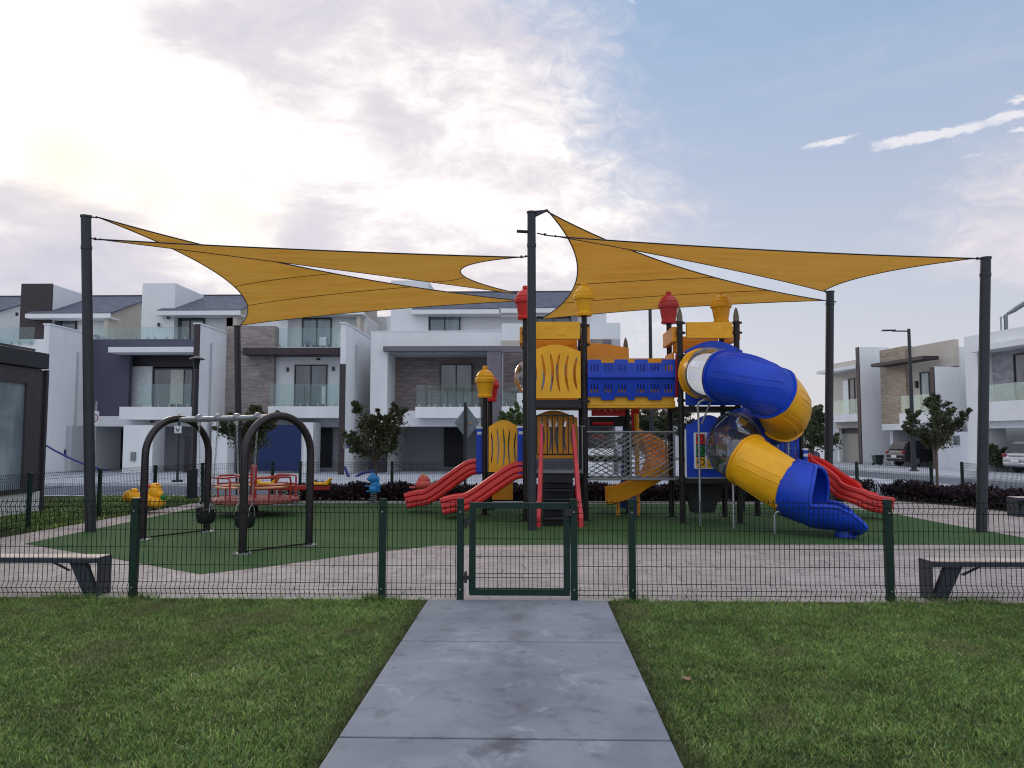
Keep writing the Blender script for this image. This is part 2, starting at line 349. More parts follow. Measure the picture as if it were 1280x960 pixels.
# foot-worn stain streak down the middle-left of the slabs
sx = T.m('ABSOLUTE', T.m('ADD', sp.outputs[0], 0.13))
st = T.m('MULTIPLY', T.smooth(T.m('ADD', sx, T.m('MULTIPLY', f2, 0.35)), 0.40, 0.18), T.smooth(T.noise(co, 3.2, 7, 0.8, 0.7), 0.42, 0.66))
c = T.mix(T.m('MULTIPLY', st, 0.65), c, (0.085, 0.08, 0.095))
for spx, spy, sr, sk in ((632, 936, .15, .85), (600, 945, .10, .6), (655, 818, .085, .55), (560, 790, .12, .35), (625, 868, .07, .5)):
    g_ = G(spx, spy); dv = T.vm('SUBTRACT', T.vm('ADD', co, T.vm('SCALE', T.vm('SUBTRACT', T.noise(co, 9.0, 5, 0.7, out='Color'), (.5, .5, .5)), scale=0.28)), (g_.x, g_.y, 0.02))
    c = T.mix(T.m('MULTIPLY', T.smooth(T.vm('LENGTH', dv), sr, sr * .3), sk), c, (0.085, 0.078, 0.098))
ins = T.smooth(T.noise(T.mapv(co, (1, 1, 1), (2, 8, 1)), 13, 3, 0.5), 0.745, 0.775)
c = T.mix(ins, c, (0.09, 0.085, 0.09))
T.put(b.inputs['Base Color'], c); T.put(b.inputs['Roughness'], T.m('ADD', 0.5, T.m('MULTIPLY', f1, 0.25)))
bumpn(nt, T, b, T.noise(co, 130, 4), 0.15, 0.004)
# leaves
def leafmat(name, c0, c1, t=0.25):
    nt, T, b, out = base(name)
    oi = nt.nodes.new('ShaderNodeNewGeometry')
    c = T.mix(oi.outputs['Random Per Island'], c0, c1)
    T.put(b.inputs['Base Color'], c); b.inputs['Roughness'].default_value = 0.55; b.inputs['Specular IOR Level'].default_value = 0.3
    tr = nt.nodes.new('ShaderNodeBsdfTranslucent'); T.put(tr.inputs[0], c)
    mx = nt.nodes.new('ShaderNodeMixShader'); mx.inputs[0].default_value = t
    nt.links.new(b.outputs[0], mx.inputs[1]); nt.links.new(tr.outputs[0], mx.inputs[2]); nt.links.new(mx.outputs[0], out.inputs[0])
leafmat('leaf', (0.036, 0.048, 0.024), (0.125, 0.140, 0.075))
leafmat('leaf_light', (0.055, 0.095, 0.025), (0.13, 0.19, 0.06))
leafmat('leaf_purple', (0.012, 0.007, 0.012), (0.035, 0.018, 0.026), 0.12)

# ------------------------------------------------------------------ mesh builder
class MB:
    def __init__(s): s.v = []; s.f = []
    def add(s, verts, faces):
        o = len(s.v); s.v += [Vector(p) for p in verts]; s.f += [tuple(i + o for i in f) for f in faces]; return s
    def box(s, x0, x1, y0, y1, z0, z1):
        x0, x1 = sorted((x0, x1)); y0, y1 = sorted((y0, y1)); z0, z1 = sorted((z0, z1))
        return s.add([(x0, y0, z0), (x1, y0, z0), (x1, y1, z0), (x0, y1, z0), (x0, y0, z1), (x1, y0, z1), (x1, y1, z1), (x0, y1, z1)],
                     [(0, 3, 2, 1), (4, 5, 6, 7), (0, 1, 5, 4), (1, 2, 6, 5), (2, 3, 7, 6), (3, 0, 4, 7)])
    def hexa(s, p):   # 8 points: bottom 4 ccw, top 4 ccw
        return s.add(p, [(0, 3, 2, 1), (4, 5, 6, 7), (0, 1, 5, 4), (1, 2, 6, 5), (2, 3, 7, 6), (3, 0, 4, 7)])
    def prism(s, poly, off):   # planar polygon (3d points) extruded by vector off
        n = len(poly); off = Vector(off); P = [Vector(p) for p in poly]
        return s.add(P + [p + off for p in P], [tuple(range(n))[::-1], tuple(range(n, 2 * n))] + [(i, (i + 1) % n, n + (i + 1) % n, n + i) for i in range(n)])
    def sweep(s, pts, radii, seg=8, cap=True, closed=False, squash=None):
        pts = [Vector(p) for p in pts]; n = len(pts)
        if not hasattr(radii, '__len__'): radii = [radii] * n
        tang = []
        for i in range(n):
            if closed: t = pts[(i + 1) % n] - pts[i - 1]
            else: t = pts[min(i + 1, n - 1)] - pts[max(i - 1, 0)]
            tang.append(t.normalized() if t.length > 1e-9 else Vector((0, 0, 1)))
        up = Vector((0, 0, 1)) if abs(tang[0].z) < 0.9 else Vector((1, 0, 0))
        u = (up - tang[0] * up.dot(tang[0])).normalized()
        V = []; F = []
        for i in range(n):
            u = (u - tang[i] * u.dot(tang[i]))
            u = u.normalized() if u.length > 1e-6 else Vector((1, 0, 0))
            w = tang[i].cross(u)
            for k in range(seg):
                a = 2 * math.pi * k / seg
                V.append(pts[i] + (u * math.cos(a) + w * math.sin(a)) * radii[i])
        m = n if closed else n - 1
        for i in range(m):
            j = (i + 1) % n
            for k in range(seg):
                k2 = (k + 1) % seg
                F.append((i * seg + k, i * seg + k2, j * seg + k2, j * seg + k))
        if cap and not closed:
            F.append(tuple(range(seg))[::-1]); F.append(tuple((n - 1) * seg + k for k in range(seg)))
        return s.add(V, F)
    def cyl(s, x, y, z0, z1, r, seg=16, r1=None): return s.sweep([(x, y, z0), (x, y, z1)], [r, r if r1 is None else r1], seg)
    def lathe(s, c, prof, seg=20):   # prof [(r,z)]
        c = Vector(c); V = []; F = []
        for r, z in prof:
            for k in range(seg):
                a = 2 * math.pi * k / seg; V.append(c + Vector((r * math.cos(a), r * math.sin(a), z)))
        n = len(prof)
        for i in range(n - 1):
            for k in range(seg):
                k2 = (k + 1) % seg; F.append((i * seg + k, i * seg + k2, (i + 1) * seg + k2, (i + 1) * seg + k))
        F.append(tuple(range(seg))[::-1]); F.append(tuple((n - 1) * seg + k for k in range(seg)))
        return s.add(V, F)
    def ball(s, c, r, seg=16, rings=10, rot=None):
        if not hasattr(r, '__len__'): r = (r, r, r)
        V = []; F = []; c = Vector(c)
        for i in range(rings + 1):
            t = math.pi * i / rings
            for k in range(seg):
                a = 2 * math.pi * k / seg
                p = Vector((r[0] * math.sin(t) * math.cos(a), r[1] * math.sin(t) * math.sin(a), r[2] * math.cos(t)))
                if rot: p = rot @ p
                V.append(c + p)
        for i in range(rings):
            for k in range(seg):
                k2 = (k + 1) % seg; F.append((i * seg + k, (i + 1) * seg + k, (i + 1) * seg + k2, i * seg + k2))
        return s.add(V, F)
    def xf(s, m):
        s.v = [m @ p for p in s.v]; return s
    def build(s, name, m, parent=None, smooth=False, bevel=0.0, origin=None, sub=0):
        lo = Vector((min(p.x for p in s.v), min(p.y for p in s.v), min(p.z for p in s.v)))
        hi = Vector((max(p.x for p in s.v), max(p.y for p in s.v), max(p.z for p in s.v)))
        og = Vector(origin) if origin is not None else Vector(((lo.x + hi.x) / 2, (lo.y + hi.y) / 2, lo.z))
        me = bpy.data.meshes.new(name); me.from_pydata([tuple(p - og) for p in s.v], [], s.f)
        bm = bmesh.new(); bm.from_mesh(me); bmesh.ops.remove_doubles(bm, verts=bm.verts, dist=1e-6)
        bmesh.ops.recalc_face_normals(bm, faces=bm.faces); bm.to_mesh(me); bm.free()
        ms = m if isinstance(m, (list, tuple)) else [m]
        for q in ms: me.materials.append(M(q) if isinstance(q, str) else q)
        if smooth:
            me.shade_smooth()
            try: me.set_sharp_from_angle(angle=R(40))
            except Exception: pass
        o = bpy.data.objects.new(name, me); col.objects.link(o)
        WL[o.name] = og
        if parent is not None: o.parent = parent; o.location = og - WL[parent.name]
        else: o.location = og
        if bevel:
            b = o.modifiers.new('bevel', 'BEVEL'); b.width = bevel; b.segments = 2; b.limit_method = 'ANGLE'; b.angle_limit = R(50)
        if sub:
            b = o.modifiers.new('sub', 'SUBSURF'); b.levels = sub; b.render_levels = sub
        return o
WL = {}
def tag(o, label, cat, group=None, kind=None):
    if label: o['label'] = label
    if cat: o['category'] = cat
    if group: o['group'] = group
    if kind: o['kind'] = kind
    return o
def thing(name, loc, label, cat, group=None):
    e = bpy.data.objects.new(name, None); col.objects.link(e); e.location = loc; e.empty_display_size = 0.2
    WL[e.name] = Vector(loc); return tag(e, label, cat, group)
def struct(name, mb, m, **k):
    o = mb.build(name, m, origin=(0, 0, 0), **k); o['kind'] = 'structure'; return o
def copy_tree(o, loc=None, rz=None, label=None, parent=None):
    c = o.copy(); col.objects.link(c)
    if parent is not None: c.parent = parent
    if loc is not None: c.location = loc
    if rz is not None: c.rotation_euler = (0, 0, rz)
    if label: c['label'] = label
    for ch in o.children: copy_tree(ch, parent=c)
    return c
def sheet(poly, z): return MB().add([(p[0], p[1], z) for p in poly], [tuple(range(len(poly)))])
def slab(poly, z0, z1): return MB().prism([(p[0], p[1], z0) for p in poly], (0, 0, z1 - z0))
def catmull(P, n=8):
    P = [Vector(p) for p in P]; Q = [P[0] * 2 - P[1]] + P + [P[-1] * 2 - P[-2]]; out = []
    for i in range(1, len(Q) - 2):
        for k in range(n):
            t = k / n
            a, b, c, d = Q[i - 1], Q[i], Q[i + 1], Q[i + 2]
            out.append(0.5 * ((2 * b) + (c - a) * t + (2 * a - 5 * b + 4 * c - d) * t * t + (3 * b - a - 3 * c + d) * t ** 3))
    out.append(P[-1]); return out
def curve_mesh(loops, th):
    """2D filled outline (holes allowed) -> list verts, faces in XZ plane, thickness along Y"""
    cu = bpy.data.curves.new('tmp', 'CURVE'); cu.dimensions = '2D'; cu.fill_mode = 'BOTH'; cu.extrude = th / 2
    for lp in loops:
        sp = cu.splines.new('POLY'); sp.points.add(len(lp) - 1); sp.use_cyclic_u = True
        for i, (x, y) in enumerate(lp): sp.points[i].co = (x, y, 0, 1)
    return _cu2mesh(cu)
def _cu2mesh(cu):
    o = bpy.data.objects.new('tmp', cu); col.objects.link(o)
    dg = bpy.context.evaluated_depsgraph_get(); dg.update()
    me = bpy.data.meshes.new_from_object(o.evaluated_get(dg))
    V = [Vector((v.co.x, -v.co.z, v.co.y)) for v in me.vertices]; F = [tuple(p.vertices) for p in me.polygons]
    bpy.data.objects.remove(o); bpy.data.curves.remove(cu); bpy.data.meshes.remove(me)
    return V, F
def text_mesh(txt, size, th=0.004):
    cu = bpy.data.curves.new('tmp', 'FONT'); cu.body = txt; cu.size = size; cu.extrude = th / 2; cu.align_x = 'CENTER'; cu.align_y = 'CENTER'
    return _cu2mesh(cu)

# =================================================================== GROUND
struct('ground', sheet([(-900, -300), (900, -300), (900, 1500), (-900, 1500)], -0.16), 'far_ground')
park = [(-40, -12), (12.9, -12), (12.9, 21.4), (12.4, 21.9), (-40, 21.9)]
def FR(u, v):   # right-hand street frame: u along the facades towards the camera, v towards the street
    o = Vector((24.0, 36.0)); d = Vector((0.1552, -0.9879)); n = Vector((-0.9879, -0.1552))
    p = o + d * u + n * v; return (p.x, p.y)
struct('road', sheet([(-70, 21.6), (14.5, 21.6), (13.0, 10), (12.7, -12), (31, -12), (18.5, 60), (10.5, 60), (15.6, 28.2), (-70, 28.2)], -0.10), 'asphalt')
struct('kerb', slab([(-70, 21.9), (-70, 22.08), (12.5, 22.08), (13.06, 21.5), (13.06, -12), (12.9, -12), (12.9, 21.4), (12.4, 21.9)], -0.12, 0.01), 'curb', bevel=0.01)
struct('sidewalk', slab([(-70, 28.2), (14.9, 28.2), (10.0, 60), (9, 90), (-70, 90)], -0.12, 0.0), 'driveway')
struct('far_kerb', slab([(-70, 28.02), (14.9, 28.02), (14.9, 28.2), (-70, 28.2)], -0.12, 0.012), 'curb')
struct('right_sidewalk', slab([FR(50, 5.2), FR(-55, 5.2), FR(-55, -25), FR(50, -25)], -0.12, 0.0), 'driveway')
struct('right_kerb', slab([FR(50, 5.4), FR(-55, 5.4), FR(-55, 5.2), FR(50, 5.2)], -0.12, 0.012), 'curb')
struct('paving', slab([(-40, 7.97), (12.9, 7.97), (12.9, 21.4), (12.4, 21.9), (-40, 21.9)], -0.12, 0.0), 'stamped')
# front lawn (two pieces either side of the path)
PX0, PX1 = -1.065, 0.745
struct('lawn', slab([(-16, -12), (PX0 - 0.012, -12), (PX0 - 0.012, 7.96), (-16, 7.96)], -0.10, 0.0), 'lawn_soil')
struct('lawn', slab([(PX1 + 0.012, -12), (12.9, -12), (12.9, 7.96), (PX1 + 0.012, 7.96)], -0.10, 0.0), 'lawn_soil')
# path slabs
js = [7.90, 6.30, 4.30, 2.30, 0.30, -1.7, -3.7, -5.7]
pm = MB()
for a, b_ in zip(js[:-1], js[1:]): pm.box(PX0, PX1, b_ + 0.012, a - 0.012, -0.1, 0.022)
struct('path', pm, 'concrete', bevel=0.006)
struct('path_bed', slab([(PX0 - .04, -6), (PX1 + .04, -6), (PX1 + .04, 7.95), (PX0 - .04, 7.95)], -0.1, -0.004), 'soil')
# artificial turf
tp = [G(x, y) for x, y in [(30, 680), (140, 698), (250, 718), (330, 709), (430, 695), (545, 682), (700, 681), (1000, 681), (1330, 681), (1330, 681), (1290, 674), (1200, 658), (1110, 641), (1060, 636), (1010, 631), (960, 627.5), (345, 627.5), (262, 631.5)]]
tp[-3] = Vector((6.3, 19.6, 0)); tp[-2] = Vector((-6.6, 19.6, 0))
struct('artificial_turf', sheet(tp, 0.004), 'turf')
# rear lawn at left
ll = [G(-60, 681), G(0, 672.5), G(120, 651), G(240, 629.5)]
struct('rear_lawn', sheet([(p.x, p.y) for p in ll] + [(-7.2, 21.85), (-39.9, 21.85), (-39.9, ll[0].y)], 0.004), 'lawn_soil')
# planting bed
bed = [(-6.6, 19.75), (6.8, 19.75)] + [tuple(G(x, y)[:2]) for x, y in [(1100, 625), (1190, 632), (1290, 643)]] + [(11.2, 12), (11.6, 12), (11.6, 20.9), (-7.0, 20.9)]
struct('planting_bed', sheet(bed, 0.006), 'soil')
struct('bed_edging', MB().box(-6.6, 6.8, 19.66, 19.75, -0.05, 0.05), 'curb')
# cracks in paving
for pts in ([(183, 745), (215, 735), (238, 727), (262, 716)], [(30, 760), (60, 742), (92, 730)]):
    q = [G(x, y, 0.0045) for x, y in pts]
    struct('paving_crack', MB().add([v + Vector((0, -.006, 0)) for v in q] + [v + Vector((0, .008, 0)) for v in q], [(i, i + 1, len(q) + i + 1, len(q) + i) for i in range(len(q) - 1)]), 'soil')

# =================================================================== HOUSES facing the park
def X_(px, py, Y): return at(px, py, Y).x
def Z_(px, py, Y): return at(px, py, Y).z
def hbox(px0, py0, px1, py1, Y, th):
    m = (py0 + py1) / 2; c = (px0 + px1) / 2
    return MB().box(X_(px0, m, Y), X_(px1, m, Y), Y, Y + th, Z_(c, py1, Y), Z_(c, py0, Y))
def hp(root, name, m, px0, py0, px1, py1, Y, th, bevel=0.0, label=None):
    o = hbox(px0, py0, px1, py1, Y, th).build(name, m, root, bevel=bevel)
    if label: o['label'] = label
    return o
def window(root, px0, py0, px1, py1, Y, cols=2, pm_='pane', fr='frame_black', name='window', wframe=0.06):
    b = hbox(px0, py0, px1, py1, Y, 0.04); w = b.build(name, pm_, root)
    xs = [p.x for p in b.v]; zs = [p.z for p in b.v]; x0, x1, z0, z1 = min(xs), max(xs), min(zs), max(zs)
    f = MB(); t = wframe; a, c = Y - 0.05, Y + 0.06
    f.box(x0 - t, x1 + t, a, c, z1, z1 + t); f.box(x0 - t, x1 + t, a, c, z0 - t, z0)
    f.box(x0 - t, x0, a, c, z0, z1); f.box(x1, x1 + t, a, c, z0, z1)
    for i in range(1, cols):
        xm = x0 + (x1 - x0) * i / cols; f.box(xm - t / 2, xm + t / 2, a + .01, c - .01, z0, z1)
    f.build('frame', fr, w); return w
def balustrade(root, px0, py0, px1, py1, Y, n=3):
    b = hbox(px0, py0, px1, py1, Y, 0.015)
    xs = [p.x for p in b.v]; zs = [p.z for p in b.v]; x0, x1, z0, z1 = min(xs), max(xs), min(zs), max(zs)
    g = MB(); w = (x1 - x0) / n
    for i in range(n): g.box(x0 + i * w + .015, x0 + (i + 1) * w - .015, Y, Y + .015, z0, z1)
    o = g.build('glass_balustrade', 'rail_glass', root)
    c = MB()
    for i in range(n):
        for k in (.2, .8): c.box(x0 + (i + k) * w - .03, x0 + (i + k) * w + .03, Y - .02, Y + .04, z0 - .03, z0 + .12)
    c.build('clamp', 'galv', o); return o
def roof(root, pxL, pxR, Y0=40.4, Y1=45.2, eave_py=388, ridge_py=370.5, fas=6.0, mroof='shingle'):
    z0 = Z_(250, eave_py, Y0); z1 = Z_(250, ridge_py, Y1); x0, x1 = X_(pxL, eave_py, Y0), X_(pxR, eave_py, Y0)
    t = fas * Y0 / 960
    m = MB(); m.hexa([(x0, Y0, z0 - .05), (x1, Y0, z0 - .05), (x1, Y1, z1 - .05), (x0, Y1, z1 - .05), (x0, Y0, z0 + .03), (x1, Y0, z0 + .03), (x1, Y1, z1 + .03), (x0, Y1, z1 + .03)])
    r = m.build('roof', mroof, root)
    MB().box(x0 - .03, x1 + .03, Y0 - .06, Y0 + .02, z0 - t, z0 - .02).build('fascia', 'white_wall', r)
    MB().box(x0, x1, Y0 + .02, Y0 + 1.0, z0 - t, z0 - t + .05).build('soffit', 'white_wall', r)
    MB().sweep([(x0, Y1, z1 + .05), (x1, Y1, z1 + .05)], 0.06, 6).build('ridge_cap', 'dark_trim', r)
    return r, x0, x1, z0, z1
def gable_side(root, x, Y0, Y1, z0, zb, z1, m='beige_wall', t=.2):
    MB().prism([(x, Y0, zb), (x, Y1, zb), (x, Y1, z1), (x, Y0, z0)], (-t, 0, 0)).build('gable_wall', m, root)
def small_lamp(root, px, py, Y):
    p = at(px, py, Y); MB().box(p.x - .05, p.x + .05, Y - .12, Y, p.z - .10, p.z + .10).build('wall_lamp', 'frame_black', root, bevel=.01)

XW0, XW1, XW2 = X_(58, 500, 35), X_(247, 500, 35), X_(431, 500, 35)
ZW = 6.95
# ---- house 0 (far left, mostly hidden)
h = thing('house', (XW0 - 3.2, 38.5, 0), 'far left white house with dark brown roof tower, behind the dark pavilion', 'house')
hp(h, 'wall', 'white_wall', -40, 424, 103, 592, 38.6, 3)
MB().box(XW0 - .25, XW0, 35, 44, 0, ZW).build('wing_wall', 'white_wall', h)
hp(h, 'upper_wall', 'white_wall', 43, 397, 138, 440, 41.5, 3.0)
tw = hp(h, 'roof_tower', 'brown_dark', 25, 354.5, 63.5, 432, 40.9, .12)
b_ = hbox(25.3, 355.3, 63.5, 430, 41.03, 3.6); b_.build('tower_wall', 'white_wall', h)
r, x0, x1, z0, z1 = roof(h, 33, 138, eave_py=391)
gable_side(h, x1 - .25, 40.6, 45.1, z0 - .1, 6.6, z1 - .06)
window(h, 59, 399.5, 94, 425, 41.42, 2)
balustrade(h, -30, 409, 43, 430, 38.5, 3)
small_lamp(h, 22, 393, 41.4)
hp(h, 'meter_box', 'grey_tube', 64, 542, 68, 553, 36.0, .1)
# more roof further left
r, x0, x1, z0, z1 = roof(h, -140, -12, eave_py=391); gable_side(h, x1 - .25, 40.6, 45.1, z0 - .1, 6.6, z1 - .06, 'white_wall')
# ---- house 1 slate
h = thing('house', ((XW0 + XW1) / 2, 38.5, 0), 'slate blue fronted house with white balcony slab, left of the stone clad house', 'house')
Yf = 38.5
zt = Z_(180, 424, Yf)
def facade_with_hole(name, m, x0, x1, z0, z1, hx0, hx1, hz0, hz1, Y, th, root):
    f = MB(); f.box(x0, hx0, Y, Y + th, z0, z1); f.box(hx1, x1, Y, Y + th, z0, z1); f.box(hx0, hx1, Y, Y + th, hz1, z1)
    if hz0 > z0: f.box(hx0, hx1, Y, Y + th, z0, hz0)
    return f.build(name, m, root)
x0, x1 = XW0 + .003, XW1 - .253
facade_with_hole('wall', 'slate_wall', x0, x1, Z_(180, 520, Yf), zt, X_(161, 480, Yf), X_(242, 480, Yf), Z_(180, 519, Yf), Z_(180, 444, Yf), Yf, .3, h)
hp(h, 'recess_wall', 'dark_trim', 161, 444, 246, 462, Yf + .9, .2)
hp(h, 'recess_wall', 'grey_wall', 150, 455, 250, 512, Yf + 1.15, .2)
hp(h, 'panel', 'white_plastic', 162, 458, 189.5, 509, Yf + .8, .1)
window(h, 192, 460, 240, 508, Yf + .95, 2, 'pane')
hp(h, 'curtain', 'interior_white', 213, 462, 229, 505, Yf + .88, .03)
MB().box(X_(150, 440, Yf), x1, Yf - 1.1, Yf - .003, Z_(150, 443.5, Yf), Z_(150, 437, Yf)).build('canopy', 'white_wall', h, bevel=.01)
MB().box(X_(149, 515, Yf - 1.3), x1, Yf - 1.3, Yf + 1.0, Z_(149, 524.5, Yf - 1.3), Z_(149, 508.5, Yf - 1.3)).build('balcony_slab', 'white_wall', h, bevel=.01)
balustrade(h, 172, 480, 239, 507.5, Yf - 1.15, 3)
MB().box(x0, x1, Yf - .2, Yf + 3.2, Z_(100, 533, Yf), Z_(100, 520.3, Yf)).build('beam', 'white_wall', h)
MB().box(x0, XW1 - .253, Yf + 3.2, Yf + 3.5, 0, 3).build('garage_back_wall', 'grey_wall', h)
hp(h, 'pier', 'white_wall', 153.5, 531.5, 190.5, 595, 36.6, 1.2)
hp(h, 'pier', 'grey_wall', 70, 532, 89, 593, 36.6, 1.2)
hp(h, 'meter_box', 'grey_tube', 163, 565, 168.5, 576, 36.5, .1); hp(h, 'meter_box', 'ribbon_blue', 78, 562, 81, 571, 36.5, .1)
hp(h, 'door', 'door_dark', 137.5, 537, 153, 589.5, Yf + 3.1, .09)
hp(h, 'door', 'door_dark', 230, 545, 240, 600, Yf - 1.5, .15)
MB().box(XW1 - .25, XW1, 35.06, 44.5, 0, ZW).build('wing_wall', 'white_wall', h)
MB().box(XW1 - .26, XW1 + .01, 35.0, 35.06, 0, ZW - .02).build('wing_front', 'brown_dark', h)
MB().box(XW1 - .30, XW1 + .04, 34.97, 44.5, ZW, ZW + .06).build('coping', 'white_wall', h)
MB().box(XW0 - .30, XW0 + .04, 34.97, 44.5, ZW, ZW + .06).build('coping', 'white_wall', h)
balustrade(h, 118, 408.5, 237, 424, Yf + .1, 5)
MB().box(x0, x1, Yf + .3, 46, zt - .35, zt - .25).build('terrace_floor', 'grey_wall', h)
hp(h, 'roof_tower', 'white_wall', 177, 354, 218, 432, 40.95, 3.6)
hp(h, 'upper_wall', 'white_wall', 207, 395, 302, 432, 41.5, 3.2)
r, a0, a1, z0, z1 = roof(h, 196, 300)
gable_side(h, a1 - .25, 40.6, 45.1, z0 - .1, 6.6, z1 - .06)
window(h, 221, 399, 254, 424, 41.42, 2)
for q in ((199, 406), (211, 397)): small_lamp(h, q[0], q[1], 40.9)
# ---- house 2 stone clad
h = thing('house', ((XW1 + XW2) / 2, 38.5, 0), 'white house with tall stone clad strip and blue tarp over its garage', 'house')
x0, x1 = XW1 + .003, XW2 - .253
xs = X_(345, 470, Yf)
MB().box(X_(283, 470, Yf), xs, Yf - .35, Yf + .3, Z_(300, 530, Yf - .35), Z_(300, 407.5, Yf - .35)).build('cladding', 'stone_clad', h)
MB().box(xs, x1, Yf, Yf + .3, Z_(380, 521, Yf), Z_(380, 434, Yf)).build('wall', 'white_wall', h)
MB().box(X_(303, 437, Yf - 1.2), x1 - .05, Yf - 1.2, Yf - .003, Z_(370, 443, Yf - 1.2), Z_(370, 434.5, Yf - 1.2)).build('canopy', 'brown_dark', h, bevel=.01)
window(h, 369.5, 457.5, 407.5, 507, Yf - .03, 2)
hp(h, 'curtain', 'white_plastic', 402, 483, 407, 505, Yf - .06, .02)
small_lamp(h, 360, 462, Yf - .003); small_lamp(h, 417, 461, Yf - .003)
MB().box(X_(335, 515, Yf - 1.3), x1, Yf - 1.3, Yf - .003, Z_(335, 522.5, Yf - 1.3), Z_(335, 508, Yf - 1.3)).build('balcony_slab', 'white_wall', h, bevel=.01)
balustrade(h, 337, 480, 424, 507.5, Yf - 1.15, 4)
MB().box(x0, x1, Yf - .2, Yf + 3.2, Z_(360, 534, Yf), Z_(360, 521.3, Yf)).build('beam', 'grey_wall', h)
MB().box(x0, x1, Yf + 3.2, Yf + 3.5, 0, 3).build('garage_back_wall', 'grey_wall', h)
hp(h, 'pier', 'white_wall', 376.5, 528, 391, 594, 36.6, 1.3); hp(h, 'pier', 'white_wall', 264, 522, 284, 596, 36.0, .9)
tb = hp(h, 'tarp', 'banner_blue', 323, 531, 376, 588.5, 36.5, .03, label='bright blue tarp hung over the garage opening')
hp(h, 'door', 'door_dark', 392.5, 534, 415, 584, Yf + 1.2, .1)
hp(h, 'wall', 'grey_wall', 391, 527, 426, 588, Yf + 1.32, .1)
MB().box(XW2 - .25, XW2, 35.06, 44.5, 0, ZW).build('wing_wall', 'white_wall', h)
MB().box(XW2 - .26, XW2 + .01, 35.0, 35.06, 0, Z_(427, 455, 35)).build('wing_front', 'brown_dark', h)
MB().box(XW2 - .30, XW2 + .04, 34.97, 44.5, ZW, ZW + .06).build('coping', 'white_wall', h)
balustrade(h, 346, 410, 424, 433.5, Yf + .1, 4)
MB().box(x0, x1, Yf + .3, 46, 5.75, 5.85).build('terrace_floor', 'grey_wall', h)
hp(h, 'upper_wall', 'white_wall', 283, 395, 458, 434, 41.5, 3.2)
hp(h, 'roof_tower', 'white_wall', 335, 354, 360, 434, 40.95, 3.6)
r, a0, a1, z0, z1 = roof(h, 344, 455)
gable_side(h, a1 - .25, 40.6, 45.1, z0 - .1, 6.6, z1 - .06)
MB().box(X_(440, 400, 45.6), X_(505, 400, 45.6), 45.6, 45.9, 5, Z_(470, 396, 45.6)).build('rear_wall', 'white_wall', h)
window(h, 379, 399, 413, 431.5, 41.42, 2, 'pane_blue')
hp(h, 'curtain', 'white_plastic', 399, 421, 408, 432, 41.3, .02)
for k, (px, py) in enumerate(((429, 555), (434, 554))): hp(h, 'meter_box', 'ribbon_blue' if k else 'grey_tube', px, py, px + 4, py + 6, 34.85, .1)
for px_, Y_, hh in ((XW0 + .03, 37.2, 5.9), (XW1 + .03, 36.2, 6.2), (XW2 + .03, 37.0, 6.2)):
    MB().box(px_ - .02, px_ + .05, Y_, Y_ + .08, .3, hh).build('downpipe', 'grey_wall', h)
for (a_, b_, y_) in ((190, 527, 38.25), (300, 440, 38.0), (398, 449, 38.45)):
    q = at(a_, b_, y_); MB().box(q.x - .09, q.x + .09, y_ - .02, y_, q.z - .05, q.z + .05).build('vent', 'frame_black', h)
# ---- house 3 and 4
Ya = 36.6
X3, X34, X4 = X_(463, 470, Ya), X_(627, 470, Ya), X_(776, 470, Ya)
h = thing('house', ((X3 + X34) / 2, 38.5, 0), 'white house with brown plank clad balcony recess, right of the bushy street tree', 'house')
MB().box(X3, X_(484, 480, Ya), Ya, 44.5, 0, Z_(470, 415, Ya)).build('wing_wall', 'white_wall', h)
xi = X_(484, 480, Ya)
MB().box(xi, X34, Ya, Ya + .3, Z_(550, 434.5, Ya), Z_(550, 414.5, Ya)).build('parapet', 'white_wall', h)
MB().box(X_(480, 436, Ya - .1), X34, Ya - .35, Ya - .003, Z_(550, 439, Ya - .2), Z_(550, 433, Ya - .2)).build('trim', 'mauve_wall', h)
MB().box(xi, X34, 38.7, 39.0, 2.2, 6.1).build('cladding', 'wood_clad', h)
window(h, 551.5, 456.5, 589, 508, 38.62, 2)
MB().box(X_(609, 480, Ya), X34, Ya - .3, Ya + .9, 0, Z_(615, 438, Ya)).build('column', 'mauve_wall', h)
MB().box(X_(519, 515, Ya - .9), X_(600, 515, Ya - .9), Ya - .9, 38.6, Z_(550, 522.5, Ya - .9), Z_(550, 508.5, Ya - .9)).build('balcony_slab', 'white_wall', h, bevel=.01)
balustrade(h, 520, 481, 599, 508, Ya - .8, 4)
MB().box(xi, X34 - 1.0, Ya + .3, Ya + .8, Z_(550, 533, Ya), Z_(550, 513, Ya)).build('beam', 'white_wall', h)
MB().box(xi, X34, Ya + .8, 38.6, Z_(550, 513, Ya) - .2, Z_(550, 513, Ya) - .05).build('soffit', 'white_wall', h)
MB().box(xi, X34, 39.0, 42.0, 2.55, 2.7).build('garage_ceiling', 'white_wall', h)
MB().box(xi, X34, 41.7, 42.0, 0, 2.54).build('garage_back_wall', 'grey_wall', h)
hp(h, 'door', 'door_dark', 555, 532, 579, 583, 41.6, .1)
hp(h, 'door', 'door_dark', 461, 560, 484, 590, Ya - .2, .1)
hp(h, 'wall', 'white_wall', 484, 395, 625, 430, 41.5, 3.2)
hp(h, 'roof_tower', 'white_wall', 488.5, 350.5, 535, 432, 40.95, 3.6)
r, a0, a1, z0, z1 = roof(h, 515, 625, eave_py=388, ridge_py=368)
window(h, 538, 396, 574, 414.5, 41.42, 2, 'pane_blue')
MB().box(X3 - .03, X34, Ya - .02, Ya + .32, Z_(550, 414.5, Ya), Z_(550, 413.8, Ya) + .02).build('coping', 'white_wall', h)
